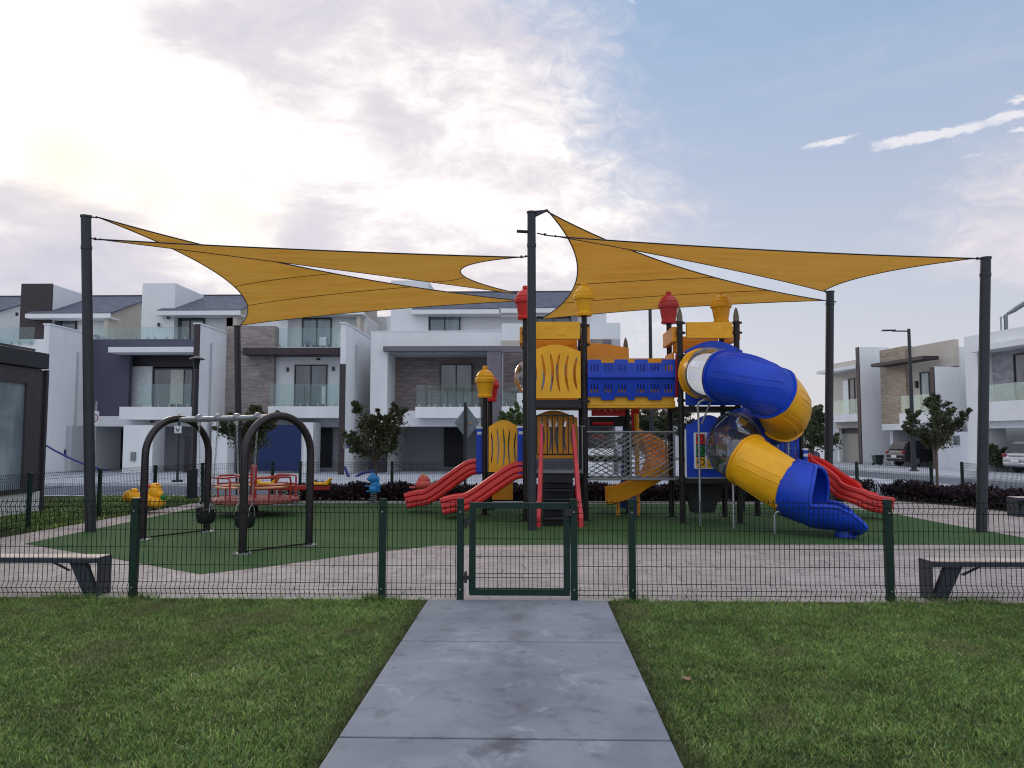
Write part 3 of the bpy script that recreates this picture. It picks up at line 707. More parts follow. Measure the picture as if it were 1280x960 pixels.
MB().box(xi, X34, Ya + .3, 46, 5.75, 5.85).build('terrace_floor', 'grey_wall', h)
MB().box(X34 - .3, X34, Ya + .9, 44.5, 0, 6.3).build('party_wall', 'white_wall', h)

h = thing('house', ((X34 + X4) / 2, 38.5, 0), 'rightmost house of the park row, half hidden behind the play towers', 'house')
x0 = X34 + .003
MB().box(x0, X4, Ya, Ya + .3, Z_(700, 434, Ya), Z_(700, 404, Ya)).build('parapet', 'white_wall', h)
hp(h, 'panel', 'beige_wall', 627, 425.5, 660, 432.5, Ya - .06, .05)
hp(h, 'panel', 'stone_clad', 735, 424, 754, 436, Ya - .06, .05); hp(h, 'panel', 'mauve_wall', 754.2, 424, 764, 436, Ya - .08, .07); hp(h, 'panel', 'grey_wall', 764.2, 424, 775, 436, Ya - .06, .05)
MB().box(x0, X4 - .25, Ya - .35, Ya - .003, Z_(700, 440, Ya - .2), Z_(700, 433.5, Ya - .2)).build('trim', 'mauve_wall', h)
MB().box(x0, X4 - .25, 38.7, 39.0, 2.2, 6.1).build('cladding', 'wood_clad', h)
MB().box(X4 - .25, X4, Ya + .3, 44.5, 0, 6.0).build('wing_wall', 'grey_wall', h)
window(h, 648, 455, 690, 508, 38.62, 2)
hp(h, 'balcony_slab', 'white_wall', 627, 508, 700, 523, Ya - .9, 2)
balustrade(h, 628, 481, 655, 508, Ya - .8, 1)
hp(h, 'panel', 'white_wall', 646, 491, 700, 521, Ya - 1.1, .2)
MB().box(x0, X4 - .25, Ya + .3, Ya + .8, Z_(700, 533, Ya), Z_(700, 513, Ya)).build('beam', 'white_wall', h)
MB().box(x0, X4 - .25, Ya + .8, 42.0, 2.55, 2.7).build('garage_ceiling', 'white_wall', h)
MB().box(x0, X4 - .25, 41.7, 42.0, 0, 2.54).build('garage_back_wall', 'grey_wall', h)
hp(h, 'pier', 'white_wall', 735, 561, 767, 596, 36.0, .9)
hp(h, 'pier', 'slate_wall', 767.3, 561, 772, 596, 36.0, .9)
hp(h, 'upper_wall', 'white_wall', 625, 395, 735, 430, 41.5, 3.2)
r, a0, a1, z0, z1 = roof(h, 625, 733, eave_py=387, ridge_py=368)
window(h, 672, 397, 712, 412, 41.42, 2)
hp(h, 'roof_tower', 'white_wall', 722, 356, 758, 424, 40.95, 3.6)
p0, p1, p2 = at(742, 424, 38.0), at(774, 424, 38.0), at(774, 403, 38.0)
MB().prism([p0, p1, p2, p2 + Vector((-.1, 0, 0))], (0, .2, 0)).build('parapet_wing', 'white_wall', h)

# =================================================================== RIGHT-HAND HOUSES (street frame)
_o = Vector((24.0, 36.0)); _d = Vector((0.1552, -0.9879)); _n = Vector((-0.9879, -0.1552))
def SR(px, py, v):    # pixel ray onto the vertical plane at offset v -> (u, z)
    d = ray(px, py); o = _o + _n * v
    # solve t*d.xy = o + u*_d
    det = d.x * (-_d.y) - (-_d.x) * d.y
    t = (o.x * (-_d.y) - (-_d.x) * o.y) / det
    u = (d.x * o.y - d.y * o.x) / det
    return u, 1.65 + d.z * t
def uvbox(mb, u0, u1, v0, v1, z0, z1):
    a, b, c, d = FR(u0, v0), FR(u1, v0), FR(u1, v1), FR(u0, v1)
    return mb.hexa([(*a, z0), (*b, z0), (*c, z0), (*d, z0), (*a, z1), (*b, z1), (*c, z1), (*d, z1)])
def sp(root, name, m, px0, py0, px1, py1, v, th, **k):
    u0 = SR(px0, (py0 + py1) / 2, v)[0]; u1 = SR(px1, (py0 + py1) / 2, v)[0]
    zt = SR((px0 + px1) / 2, py0, v)[1]; zb = SR((px0 + px1) / 2, py1, v)[1]
    return uvbox(MB(), u0, u1, v - th, v, zb, zt).build(name, m, root, **k)
def ub(root, name, m, u0, u1, v0, v1, z0, z1, **k): return uvbox(MB(), u0, u1, v0, v1, z0, z1).build(name, m, root, **k)
def uwin(root, u0, u1, z0, z1, v, cols=2, pm_='pane'):
    w = ub(root, 'window', pm_, u0, u1, v, v + .03, z0, z1); f = MB(); t = .07
    uvbox(f, u0 - t, u1 + t, v, v + .08, z1, z1 + t); uvbox(f, u0 - t, u0, v, v + .08, z0, z1); uvbox(f, u1, u1 + t, v, v + .08, z0, z1); uvbox(f, u0 - t, u1 + t, v, v + .08, z0 - t, z0)
    for i in range(1, cols): um = u0 + (u1 - u0) * i / cols; uvbox(f, um - t / 2, um + t / 2, v, v + .07, z0, z1)
    f.build('frame', 'frame_black', w)
def solve_v(px, u, py=500):
    d = ray(px, py); o = _o + _d * u      # o + v*_n = t*d
    det = _n.x * (-d.y) - (-d.x) * _n.y
    return (-o.x * (-d.y) - (-d.x) * (-o.y)) / det
uA, uB, uC, uD = SR(1040, 500, 0)[0], SR(1105, 500, 0)[0], SR(1208, 500, .8)[0], SR(1360, 500, 0)[0]
# narrow beige house
h = thing('house', (*FR((uA + uB) / 2, 0), 0), 'narrow beige house with closed garage door, farthest on the right side street', 'house')
T1 = SR(1040, 455, 0)[1]; e1_ = SR(1092, 500, 0)[0]; v1 = solve_v(1076, e1_)
ub(h, 'wall', 'beige_wall', uA, e1_ - .31, -.3, 0, 2.75, T1); ub(h, 'side_wall', 'white_wall', e1_ - .3, e1_, -9, -.003, 0, T1 - .15)
ub(h, 'far_wall', 'white_wall', uA - .003, uA + .2, -9, -.31, 0, T1 - .3)
ub(h, 'roof', 'grey_wall', uA + .2, e1_ - .3, -9, -.31, T1 - .6, T1 - .5)
ub(h, 'canopy', 'white_wall', uA - .2, e1_ - .31, 0.003, 1.0, SR(1050, 463, .5)[1] - .1, SR(1050, 463, .5)[1] + .12, bevel=.01)
zf = 3.3; ua_, ub_ = SR(1063, 500, 0)[0], SR(1076, 500, 0)[0]
uwin(h, ua_, ub_, zf, zf + 2.3, .01, 2, 'pane'); ub(h, 'panel', 'white_plastic', SR(1055, 500, 0)[0], ua_ - .12, .003, .06, zf, zf + 2.3)
ub(h, 'balcony_slab', 'white_wall', uA, e1_ - .31, .003, .9, 2.75, 3.25); ub(h, 'glass_balustrade', 'rail_glass', uA + 1.2, e1_ - .35, .85, .865, 3.25, 4.2)
ub(h, 'beam', 'beige_wall', uA, e1_ - .31, -.5, -.2, 2.35, 2.74)
ub(h, 'garage_door', 'garage_door', uA + .1, e1_ - .31, -.7, -.6, 0, 2.0); ub(h, 'lintel', 'frame_black', uA + .1, e1_ - .31, -.62, -.55, 2.003, 2.34)
ub(h, 'wing_wall', 'white_wall', e1_ - .3, e1_, .003, v1, 0, SR(1090, 434, 0)[1]); ub(h, 'wing_front', 'brown_dark', e1_ - .33, e1_ + .01, v1 + .003, v1 + .06, 0, SR(1090, 434, 0)[1])
ub(h, 'wing_wall', 'white_wall', e1_ - .3, e1_, -1.2, -.0, T1 - .147, SR(1090, 434, 0)[1])
ub(h, 'side_wall', 'white_wall', uA - 8, uA - .4, -.5, -.2, 0, SR(1020, 546, 0)[1]); ub(h, 'meter_box', 'grey_tube', SR(1018, 555, 0)[0], SR(1022, 555, 0)[0], -.19, -.12, 1.1, 1.7)
# house with tan stone
h = thing('house', (*FR((uB + uC) / 2, 0), 0), 'house with tan stone corner and slim brown canopy, behind the street lamp', 'house')
T2 = SR(1105, 438, 0)[1]; e2_ = SR(1192, 450, 0)[0]; v2 = solve_v(1169.5, e2_); um = SR(1136, 470, 0)[0]
ub(h, 'cladding', 'tan_stone', uB + .003, um, -.3, .2, 2.55, T2); ub(h, 'wall', 'beige_wall', um + .003, e2_ - .31, -.3, .0, 2.55, T2 - .1); ub(h, 'wall', 'beige_wall', e2_ - .307, e2_ + .05, -.3, -.0, 5.6, T2 - .1)
ub(h, 'far_wall', 'white_wall', uB, uB + .3, -9, -.31, 0, T2 - .3)
ub(h, 'side_wall', 'white_wall', e2_ - .3, e2_, -9, -.31, 0, T2 - .5); ub(h, 'roof', 'grey_wall', uB + .3, e2_ - .3, -9, -.31, T2 - .7, T2 - .6)
zc2 = SR(1150, 449, .7)[1]; ub(h, 'canopy', 'brown_dark', uB + .6, e2_ - .9, .203, 1.2, zc2 - .1, zc2 + .1, bevel=.01)
wu0, wu1 = SR(1153, 500, 0)[0], SR(1174, 500, 0)[0]; uwin(h, wu0, wu1, 3.1, 5.4, .01, 2, 'pane_blue')
su0 = SR(1124, 515, 1.2)[0]
ub(h, 'balcony_slab', 'white_wall', su0, e2_ - .31, .203, 1.2, 2.5, 3.1); ub(h, 'glass_balustrade', 'rail_glass', su0 + .1, e2_ - .35, 1.12, 1.135, 3.1, 4.1)
ub(h, 'beam', 'white_wall', uB, e2_ + .6, -.5, .2, 2.15, 2.54)
ub(h, 'garage_back_wall', 'grey_wall', uB + .3, e2_ - .3, -6.2, -6, 0, 2.3)
ub(h, 'wing_wall', 'white_wall', e2_ - .3, e2_, -.303, v2, 0, 5.55); ub(h, 'wing_front', 'brown_dark', e2_ - .33, e2_ + .01, v2 + .003, v2 + .06, 0, 5.53)
ub(h, 'pier', 'white_wall', e2_ + .003, uC + .2, .3, .6, 0, 2.0); ub(h, 'meter_box', 'grey_tube', e2_ + .6, e2_ + 1.0, .603, .68, 1.3, 1.8)
ub(h, 'wall_lamp', 'frame_black', um + .7, um + .85, .003, .15, 4.6, 5.0)
ub(h, 'garage_ceiling', 'white_wall', uB + .3, e2_ - .3, -6, -.51, 2.3, 2.5)
# large white house
h = thing('house', (*FR((uC + uD) / 2, 0), 0), 'large white house at the right edge with grey stone wall above a silver car', 'house')
T3 = SR(1208, 421, .8)[1]
ub(h, 'wing_wall', 'white_wall', uC + .003, uC + .9, -.6, .8, 0, T3); ub(h, 'cladding', 'grey_stone', uC + .903, uD, -.3, 0, 2.8, 6.0)
ub(h, 'side_wall', 'white_wall', uC + .003, uC + .4, -9, -.603, 0, T3 - .2)
ub(h, 'parapet', 'white_wall', uC + .903, uD, -.3, .8, 6.3, T3); ub(h, 'canopy', 'white_wall', uC + .903, uD, -.1, 1.2, 6.003, 6.297)
uwin(h, SR(1271, 480, 0)[0], SR(1300, 480, 0)[0], 3.4, 5.7, .01, 2)
ub(h, 'balcony_slab', 'white_wall', uC + .903, uD, .003, 1.0, 2.5, 3.45); ub(h, 'glass_balustrade', 'rail_glass', uC + .95, uD, .9, .915, 3.45, 4.3)
ub(h, 'beam', 'white_wall', uC + .903, uD, -.6, .6, 2.15, 2.499); ub(h, 'garage_back_wall', 'grey_wall', uC + .4, uD, -6.2, -6, 0, 2.4)
ub(h, 'wall_lamp', 'frame_black', uC + 3.5, uC + 3.7, .003, .2, 4.8, 5.3)
ub(h, 'garage_ceiling', 'white_wall', uC + .95, uD, -6, -.61, 2.4, 2.5); ub(h, 'garage_wall', 'grey_wall', uD, uD + .3, -6, 0, 0, 2.5)
# next house, mostly out of frame
h = thing('perimeter_wall', (20, 72, 0), 'low pale boundary wall far behind the playground', 'wall')
MB().box(-30, 60, 72, 72.3, 0, 3.3).build('wall', 'grey_wall', h); MB().box(-30, 60, 71.9, 72.4, 3.3, 3.42).build('coping', 'white_wall', h)
# boom above the right roof
b0 = at(1251, 412, 52); b1 = at(1251, 396, 52); c0 = at(1256, 412, 52); c1 = at(1257, 394, 52); c2 = at(1268, 388, 52); c3 = at(1290, 374, 52)
bo = thing('pump_boom', (c0.x, 52, 5.5), 'grey concrete pump boom rising behind the roof at the right edge', 'boom')
MB().sweep([(c0.x, 52, 0), c1, c2, c3], .13, 8).build('boom_arm', 'grey_tube', bo)
MB().sweep([(b0.x, 52, 0), b1, c1 + Vector((.1, 0, -.15))], .07, 6).build('pipe', 'galv', bo)
MB().sweep([c1 + Vector((0, -.2, .12)), c2 + Vector((0, -.2, .22)), c3 + Vector((0, -.2, .2))], .06, 6).build('pipe', 'galv', bo)

# =================================================================== PAVILION at left edge
pv = thing('pavilion', (-13, 14, 0), 'dark framed pavilion with large glass panes at the left edge', 'pavilion')
XP = G(46, 640).x
YP = XP / X_(57, 550, 1.0); YWN = XP / X_(28, 550, 1.0); YFA = (XP + .1) / X_(62, 445, 1.0)
MB().box(-19, XP, 6, 17.2, 0, .46).build('plinth', 'white_wall', pv, bevel=.01)
MB().box(-19, XP - .05, YP - .3, YP - .08, .46, 3.2).build('end_wall', 'dark_trim', pv)
f = MB(); f.box(XP - .25, XP + .05, YWN, YP - .305, .46, 3.2); f.box(XP - .25, XP + .05, 6, YWN, .46, .56); f.box(XP - .25, XP + .05, 6, YWN, 2.85, 3.2)
for y in (9.5, 13): f.box(XP - .25, XP + .05, y, y + .12, .56, 2.85)
f.build('frame', 'dark_trim', pv)
MB().box(XP - .02, XP, 6, YWN, .56, 2.85).build('window', 'pane_sky', pv)
MB().box(-19, XP + .1, 5.5, YFA, 3.22, 3.58).build('fascia', 'charcoal', pv, bevel=.01)
MB().box(-19, XP - .3, 5.5, YFA + .1, 3.583, 3.70).build('roof', 'dark_trim', pv)
MB().box(XP - .06, XP + .02, YP - .07, YP, .0, 3.21).build('column', 'dark_trim', pv)
MB().box(XP - 1.6, XP - .5, 15.0, 16.0, .6, 2.6).build('interior_panel', 'white_plastic', pv)
MB().box(-19, -17, 6, 17, .46, 3).build('back_wall', 'grey_wall', pv)

# =================================================================== WIRE FENCES
def wire_panel(p0, p1, H=1.0, nrm=None):
    p0 = Vector((p0[0], p0[1])); p1 = Vector((p1[0], p1[1])); L = (p1 - p0).length; d = (p1 - p0) / L
    n = Vector((d.y, -d.x)); m = MB(); r = .0036
    zs = [(.03, 0), (.06, 0), (.115, .035), (.175, 0), (.885, 0), (.945, .035), (H - .005, 0), (H + .02, 0)]
    k = max(2, int(round(L / .05)))
    for i in range(k + 1):
        q = p0 + d * (L * i / k)
        m.sweep([(q.x + n.x * o, q.y + n.y * o, z) for z, o in zs], r, 3)
    for z, o in [(.06, 0), (.115, .035), (.175, 0), (.35, 0), (.53, 0), (.71, 0), (.885, 0), (.945, .035), (H - .005, 0)]:
        off = n * (o + .006)
        m.sweep([(p0.x + off.x, p0.y + off.y, z), (p1.x + off.x, p1.y + off.y, z)], r * .85, 4)
    return m
def fence(pts, label, skip=(), group=None, H=1.0, wpost=.07):
    f = thing('wire_fence', (pts[0][0], pts[0][1], 0), label, 'fence')
    for i, p in enumerate(pts):
        a = math.atan2(pts[min(i + 1, len(pts) - 1)][1] - pts[max(i - 1, 0)][1], pts[min(i + 1, len(pts) - 1)][0] - pts[max(i - 1, 0)][0])
        m = MB().box(-wpost / 2, wpost / 2, -.03, .03, -.05, H + .02); m.box(-wpost / 2 - .004, wpost / 2 + .004, -.034, .034, H + .02, H + .032)
        m.xf(Matrix.Translation((p[0], p[1], 0)) @ Matrix.Rotation(a, 4, 'Z'))
        po = m.build('post', 'green_paint', f, bevel=.008)
        s_ = MB()
        for z in (.12, .90): s_.sweep([(p[0], p[1] - .03, z), (p[0], p[1] - .045, z)], .009, 6)
        s_.build('clamp', 'galv', po)
        if i < len(pts) - 1 and i not in skip:
            wire_panel(p, pts[i + 1], H).build('wire_panel', 'wire_green', f)
    return f
YF = 7.95
fx = lambda px: X_(px, 690, YF)
fence([(-9.25, YF), (-6.70, YF), (fx(168), YF), (fx(478), YF), (fx(575.5), YF)], 'green wire mesh front fence left of the gate, between lawn and paving')
fence([(fx(717.5), YF), (fx(790), YF), (fx(1111), YF), (6.35, YF), (9.0, YF)], 'green wire mesh front fence right of the gate, between lawn and paving')
fence([(-9.25, 11.8), (-9.2, 13.9), (-8.98, 15.8), (-8.76, 17.7), (-8.35, 19.3), (-7.0, 20.6)], 'dark wire mesh fence crossing the lawn at the left, behind the paving')
fence([(-6.3, 20.75), (-3.8, 20.75), (-1.3, 20.75), (1.2, 20.75), (3.7, 20.75), (6.2, 20.75), (8.6, 20.75), (10.55, 20.75)], 'long dark wire mesh fence behind the purple hedge')
fence([(11.35, 20.75), (11.27, 17.9), (11.9, 15.2), (12.1, 12.5)], 'dark wire mesh fence at the right behind the far bench')
# gate
g0, g1 = fx(587), fx(712)
gt = thing('gate', ((g0 + g1) / 2, YF, 0), 'closed green framed wire gate at the head of the concrete path', 'gate')
zb, zt = Z_(640, 744, YF), Z_(640, 628, YF); w = .062
m = MB(); m.box(g0, g1, YF - .03, YF + .03, zt - w, zt); m.box(g0, g1, YF - .03, YF + .03, zb, zb + w); m.box(g0, g0 + w, YF - .03, YF + .03, zb + w, zt - w); m.box(g1 - w, g1, YF - .03, YF + .03, zb + w, zt - w)
m.build('gate_frame', 'green_paint', gt, bevel=.006)
m = MB(); k = 20
for i in range(1, k): x = g0 + w + (g1 - g0 - 2 * w) * i / k; m.sweep([(x, YF, zb + w), (x, YF, zt - w)], .0027, 4)
for i in range(1, 6): z = zb + w + (zt - zb - 2 * w) * (.14, .19, .40, .62, .84)[i - 1]; m.sweep([(g0 + w, YF + .006, z), (g1 - w, YF + .006, z)], .003, 4)
m.build('wire_panel', 'wire_green', gt)
for z in (.24, .79):
    m = MB(); m.box(g0 - .055, g0 + .02, YF - .055, YF - .031, z - .02, z + .02); m.box(g0 - .05, g0 - .025, YF - .06, YF + .01, z - .055, z + .055)
    m.build('hinge', 'frame_black', gt, bevel=.004)
MB().box(g1 - .05, g1 + .03, YF - .05, YF - .032, .86, .93).build('latch', 'frame_black', gt, bevel=.004)

# =================================================================== SAIL POLES AND SAILS
def pole(name_label, b, t, r, bands=()):
    b = Vector(b); t = Vector(t)
    p = thing('sail_pole', b, name_label, 'pole', 'shade sail poles')
    MB().sweep([b, t], [r, r * .96], 20).build('shaft', 'charcoal', p, smooth=True)
    MB().sweep([t - Vector((0, 0, .01)), t + Vector((0, 0, .02))], r * 1.10, 16).build('cap', 'charcoal', p)
    if r > .09:
        MB().cyl(b.x, b.y, 0.0, .02, r * 1.7, 20).build('base_plate', 'charcoal', p)
    for z in bands:
        c = b.lerp(t, (z - b.z) / (t.z - b.z)); MB().sweep([c - Vector((0, 0, .03)), c + Vector((0, 0, .03))], r * 1.06, 16).build('clamp', 'charcoal', p)
    return p
def gp(px, py): g = G(px, py); return g
def top(px, py, Y): return at(px, py, Y)
P1b, P2b, P3b = G(113, 665), G(665, 663), G(1227, 665)
P1t = top(107.5, 271, P1b.y); P2t = top(664.3, 266, P2b.y); P3t = top(1232, 323, P3b.y)
P4b = Vector((X_(1034.5, 600, 19.2), 19.2, 0)); P4t = top(1037.5, 365, 19.2)
P5b = Vector((X_(299.5, 600, 21.0), 21.0, 0)); P5t = top(296.5, 408, 21.0)
P7b = Vector((X_(665, 600, 20.2), 20.2, 0)); P7t = top(664.6, 372, 20.2)
pole('leftmost tall charcoal shade sail pole rising from the turf corner', P1b, P1t, .090, (5.1,))
pole('middle tall charcoal shade sail pole in front of the play tower', P2b, P2t, .082, (5.2,))
pole('right charcoal shade sail pole with the thickest shaft, near the right edge', P3b, P3t, .090, (4.6,))
pole('charcoal shade sail pole behind the tube slide at the right', P4b, P4t, .10, (5.0,))
pole('short charcoal shade sail pole behind the swing set, in front of the stone clad house', P5b, P5t, .09)
pole('charcoal rear shade sail pole hidden behind the middle front pole', P7b, P7t, .09)
m = MB().prism([P2t + Vector((0, 0, .02)), P2t + Vector((.28, 0, .10)), P2t + Vector((.30, 0, .07)), P2t + Vector((.0, 0, -.12))], (0, .02, 0))
def sail(C, sags, label, seams, belly=.15, n=22):
    """C three corners, sags per edge (01, 12, 20), bending in towards the centre"""
    C = [Vector(c) for c in C]; cen = (C[0] + C[1] + C[2]) / 3
    def pt(b):
        p = C[0] * b[0] + C[1] * b[1] + C[2] * b[2]
        for (i, j, k), s in zip(((0, 1, 2), (1, 2, 0), (2, 0, 1)), sags):
            mid = (C[i] + C[j]) / 2
            p = p + (C[k] - mid) * (4 * b[i] * b[j] * s * (1 - b[k]) ** 2)
        p.z -= belly * 27 * b[0] * b[1] * b[2]
        return p
    idx = {}; V = []; F = []
    for i in range(n + 1):
        for j in range(n + 1 - i):
            idx[i, j] = len(V); V.append(pt((i / n, j / n, 1 - i / n - j / n)))
    for i in range(n):
        for j in range(n - i):
            F.append((idx[i, j], idx[i + 1, j], idx[i, j + 1]))
            if j < n - i - 1: F.append((idx[i + 1, j], idx[i + 1, j + 1], idx[i, j + 1]))
    root = thing('shade_sail', cen, label, 'shade sail', 'triangular yellow shade sails')
    o = MB().add(V, F).build('cloth', 'sail_cloth', root, smooth=True)
    for e in ((0, 1), (1, 2), (2, 0)):
        pts = []
        for k in range(n * 2 + 1):
            t = k / (2 * n); b = [0, 0, 0]; b[e[0]] = 1 - t; b[e[1]] = t; pts.append(pt(b))
        MB().sweep(pts, .014, 5).build('edge_cable', 'arch_brown', root)
    sm = MB()
    for (a, b0, b1) in seams:       # seam line between two barycentric points
        pts = [pt([b0[q] * (1 - k / 16) + b1[q] * k / 16 for q in range(3)]) + Vector((0, 0, -.004)) for k in range(17)]
        sm.sweep(pts, .008, 4)
    if seams: sm.build('seam', 'arch_brown', root)
    return root
def strap(a, b, label):
    o = MB().sweep([a, Vector(a).lerp(Vector(b), .5) - Vector((0, 0, .01)), b], .013, 6)
    o.ball(Vector(a).lerp(Vector(b), .35), .028, 8, 6); o.ball(Vector(a).lerp(Vector(b), .8), .022, 8, 6)
    t = o.build('turnbuckle', 'frame_black', smooth=True); tag(t, label, 'turnbuckle', 'turnbuckles joining sails to poles')
# sail A: P1 top, P5, P7
A0 = at(124, 272, P1b.y + .25); A1 = P5t + Vector((.12, -.1, .02)); A2 = at(652, 376, 19.8)
sail((A0, A1, A2), (.13, .035, .10), 'yellow shade sail sweeping down from the leftmost pole to the short rear pole', [(0, (.48, .52, 0), (.50, 0, .50)), (0, (.27, .73, 0), (.30, 0, .70))], .05)
strap(P1t + Vector((0, 0, .02)), A0, 'dark turnbuckle at the top of the leftmost pole')
# sail B: P1 lower clamp, P2, P7
B0 = at(128, 299.5, P1b.y + .1); B1 = at(647, 321.5, P2b.y); B2 = at(655, 368.5, 19.9)
sail((B0, B1, B2), (.03, .17, .025), 'flat brownish yellow shade sail stretched from the leftmost pole to the middle pole', [(0, (.30, .0, .70), (.0, .42, .58))], .0)
strap(at(114, 298, P1b.y), B0, 'dark turnbuckle on the lower clamp of the leftmost pole')
strap(B1, at(660, 320, P2b.y), 'dark turnbuckle left of the middle pole at the flat sail corner')
# sail C: P2 top, P7, P4
C0 = at(687, 266, P2b.y + .1); C1 = at(676, 399, 19.8); C2 = at(1030, 375.5, 19.1)
sail((C0, C1, C2), (.105, .035, .10), 'yellow shade sail hanging from the middle pole top behind the cupcake posts', [(0, (.43, .57, 0), (.40, 0, .60)), (0, (.22, .78, 0), (.20, 0, .80))], .05)
ar = MB().prism([P2t + Vector((-.02, -.01, .03)), at(684, 262, P2b.y), at(684, 264, P2b.y), P2t + Vector((.03, -.01, -.1))], (0, .02, 0)).build('bracket', 'charcoal', bpy.data.objects['sail_pole.001'])
strap(at(682, 262, P2b.y), C0, 'dark turnbuckle at the top bracket of the middle pole')
# sail D: P2 lower, P3, P4
D0 = at(700, 296, P2b.y + .1); D1 = at(1216, 323, P3b.y); D2 = at(1029, 364, 19.0)
sail((D0, D1, D2), (.045, .06, .05), 'brownish yellow shade sail reaching the right pole', [], .0)
strap(at(671, 291.5, P2b.y), D0, 'long dark strap from the middle pole to the right sail')
strap(D1, P3t + Vector((0, 0, 0)), 'dark turnbuckle on the right pole')
strap(D2, P4t, 'dark turnbuckle at the top of the rear right pole')
strap(C2, P4t + Vector((0.15, 0, -.25)), 'dark turnbuckle just below the top of the rear right pole')
MB().sweep([at(646, 289, P2b.y), at(664, 290, P2b.y)], .03, 8).build('bracket', 'charcoal', bpy.data.objects['sail_pole.001'])
# =================================================================== PLAY STRUCTURE
PS = thing('play_structure', (1.5, 16.5, 0), 'big multicoloured play structure with towers, blue bridge and tube slide', 'play structure')
Y0, Y1 = 15.6, 16.8
xA0, xA1 = X_(657, 600, Y0), X_(731.5, 600, Y0)
xD0, xD1 = X_(852, 600, 15.35), X_(926, 600, 15.2)
YD0, YD1 = 15.3, 16.5
def ppost(x, y, z1, cap='point', r=.057, label=None, capmat='yellow_plastic'):
    p = MB().cyl(x, y, 0, z1, r, 16).build('post', 'brown_post', PS, smooth=True)
    MB().cyl(x, y, 0, .02, r * 2.1, 12).build('base_plate', 'brown_post', p)
    if cap == 'point':
        MB().lathe((x, y, z1), [(r * 1.02, 0), (r * 1.02, .10), (r * .8, .18), (r * .4, .26), (.004, .29)], 12).build('cap', 'bench_wood' if False else 'cap_tan', p, smooth=True)
    elif cap == 'lantern':
        k = 1.0
        prof = [(.0, 0), (.150, 0), (.162, .02), (.162, .06), (.148, .075), (.170, .20), (.190, .325), (.215, .335), (.226, .375), (.222, .42), (.196, .445), (.200, .48), (.165, .52), (.160, .545), (.115, .585), (.075, .61), (.05, .625), (.062, .65), (.055, .69), (.0, .71)]
        lo = MB(); seg = 24; c = Vector((x, y, z1 - .02)); V = []; F = []
        for i, (r_, z) in enumerate(prof):
            for q in range(seg):
                a = 2 * math.pi * q / seg; rr = r_ * (1 + (.018 if q % 2 else -.018))
                V.append(c + Vector((rr * math.cos(a), rr * math.sin(a), z)))
        for i in range(len(prof) - 1):
            for q in range(seg):
                q2 = (q + 1) % seg; F.append((i * seg + q, i * seg + q2, (i + 1) * seg + q2, (i + 1) * seg + q))
        lo.add(V, F).build('lantern_cap', capmat, p, smooth=True)
    return p
def clampb(x, y, z, dx=0, dy=0):
    MB().cyl(x, y, z - .035, z + .035, .07, 14).add(*[]) if False else None
    m = MB(); m.cyl(x, y, z - .03, z + .03, .072, 14); m.box(x - .02 + dx, x + .02 + dx, y - .09 + dy, y - .06 + dy, z - .02, z + .02); return m
zl = lambda py, Y: Z_(700, py, Y)
ppost(xA0, Y0, zl(398, Y0), 'lantern', capmat='red_plastic'); ppost(xA1, Y0, zl(394, Y0), 'lantern'); ppost(xA0, Y1, 3.9); ppost(xA1, Y1, 3.9)
ppost(xD0, YD0, zl(403, YD0)); ppost(xD1, YD0, zl(403, YD0)); ppost(xD0, YD1, zl(404, YD1), 'lantern', capmat='red_faded'); ppost(xD1, YD1, zl(404, YD1), 'lantern')
xB = X_(606, 600, 16.8); YB0, YB1 = 16.8, 18.0
ppost(xB, YB0, zl(496, YB0), 'lantern'); ppost(X_(612.5, 600, 18), YB1, zl(501, YB1), 'lantern', capmat='red_plastic')
YC0, YC1 = 17.2, 18.4; xC1 = X_(785, 600, YC0); xC0 = X_(737, 600, YC0)
ppost(xC1, YC0, 2.45, None); ppost(X_(782, 430, YC1), YC1, zl(437, YC1)); ppost(xC0, YC1, 3.5)
cl = MB()
for x, y, zz in ((xA1, Y0, (2.05, 2.4, 3.15, 3.55, 3.95)), (xD0, YD0, (.85, 1.9, 2.4, 3.3, 3.75, 3.95)), (xD1, YD0, (.9, 2.4, 3.75, 3.95)), (xA0, Y0, (2.4, 3.5, 3.8)), (xC1, YC0, (1.2, 2.1))):
    for z in zz: MB().cyl(x, y, z - .028, z + .028, .075, 14).box(x + .06, x + .11, y - .02, y + .02, z - .02, z + .02).build('clamp', 'black_plastic', PS)
# decks and beams
def deck(x0, x1, y0, y1, z, t=.10): MB().box(x0, x1, y0, y1, z - t, z).build('deck', 'deck_black', PS, bevel=.008)
zU = zl(500, Y0); zL = zl(590, Y0)
deck(xA0, xA1, Y0, Y1, zU, .16); deck(xA0, xA1, Y0, Y1, zL, .12)
MB().box(xA0 + .06, xA1 - .06, Y0 - .07, Y0 - .003, zL - .02, zL + .045).build('deck_edge', 'grey_tube', PS)
deck(xD0, xD1, YD0, YD1, zl(508, YD0), .09); deck(xD0, xD1, YD0, YD1, zl(598, YD0), .10)
deck(xB, xA0, YB0, YB1, zl(590, YB0), .12); deck(xC0, xC1, YC0, YC1, zl(521, YC0), .20); deck(xC0, xC1, YC0, YC1, 1.25, .12)
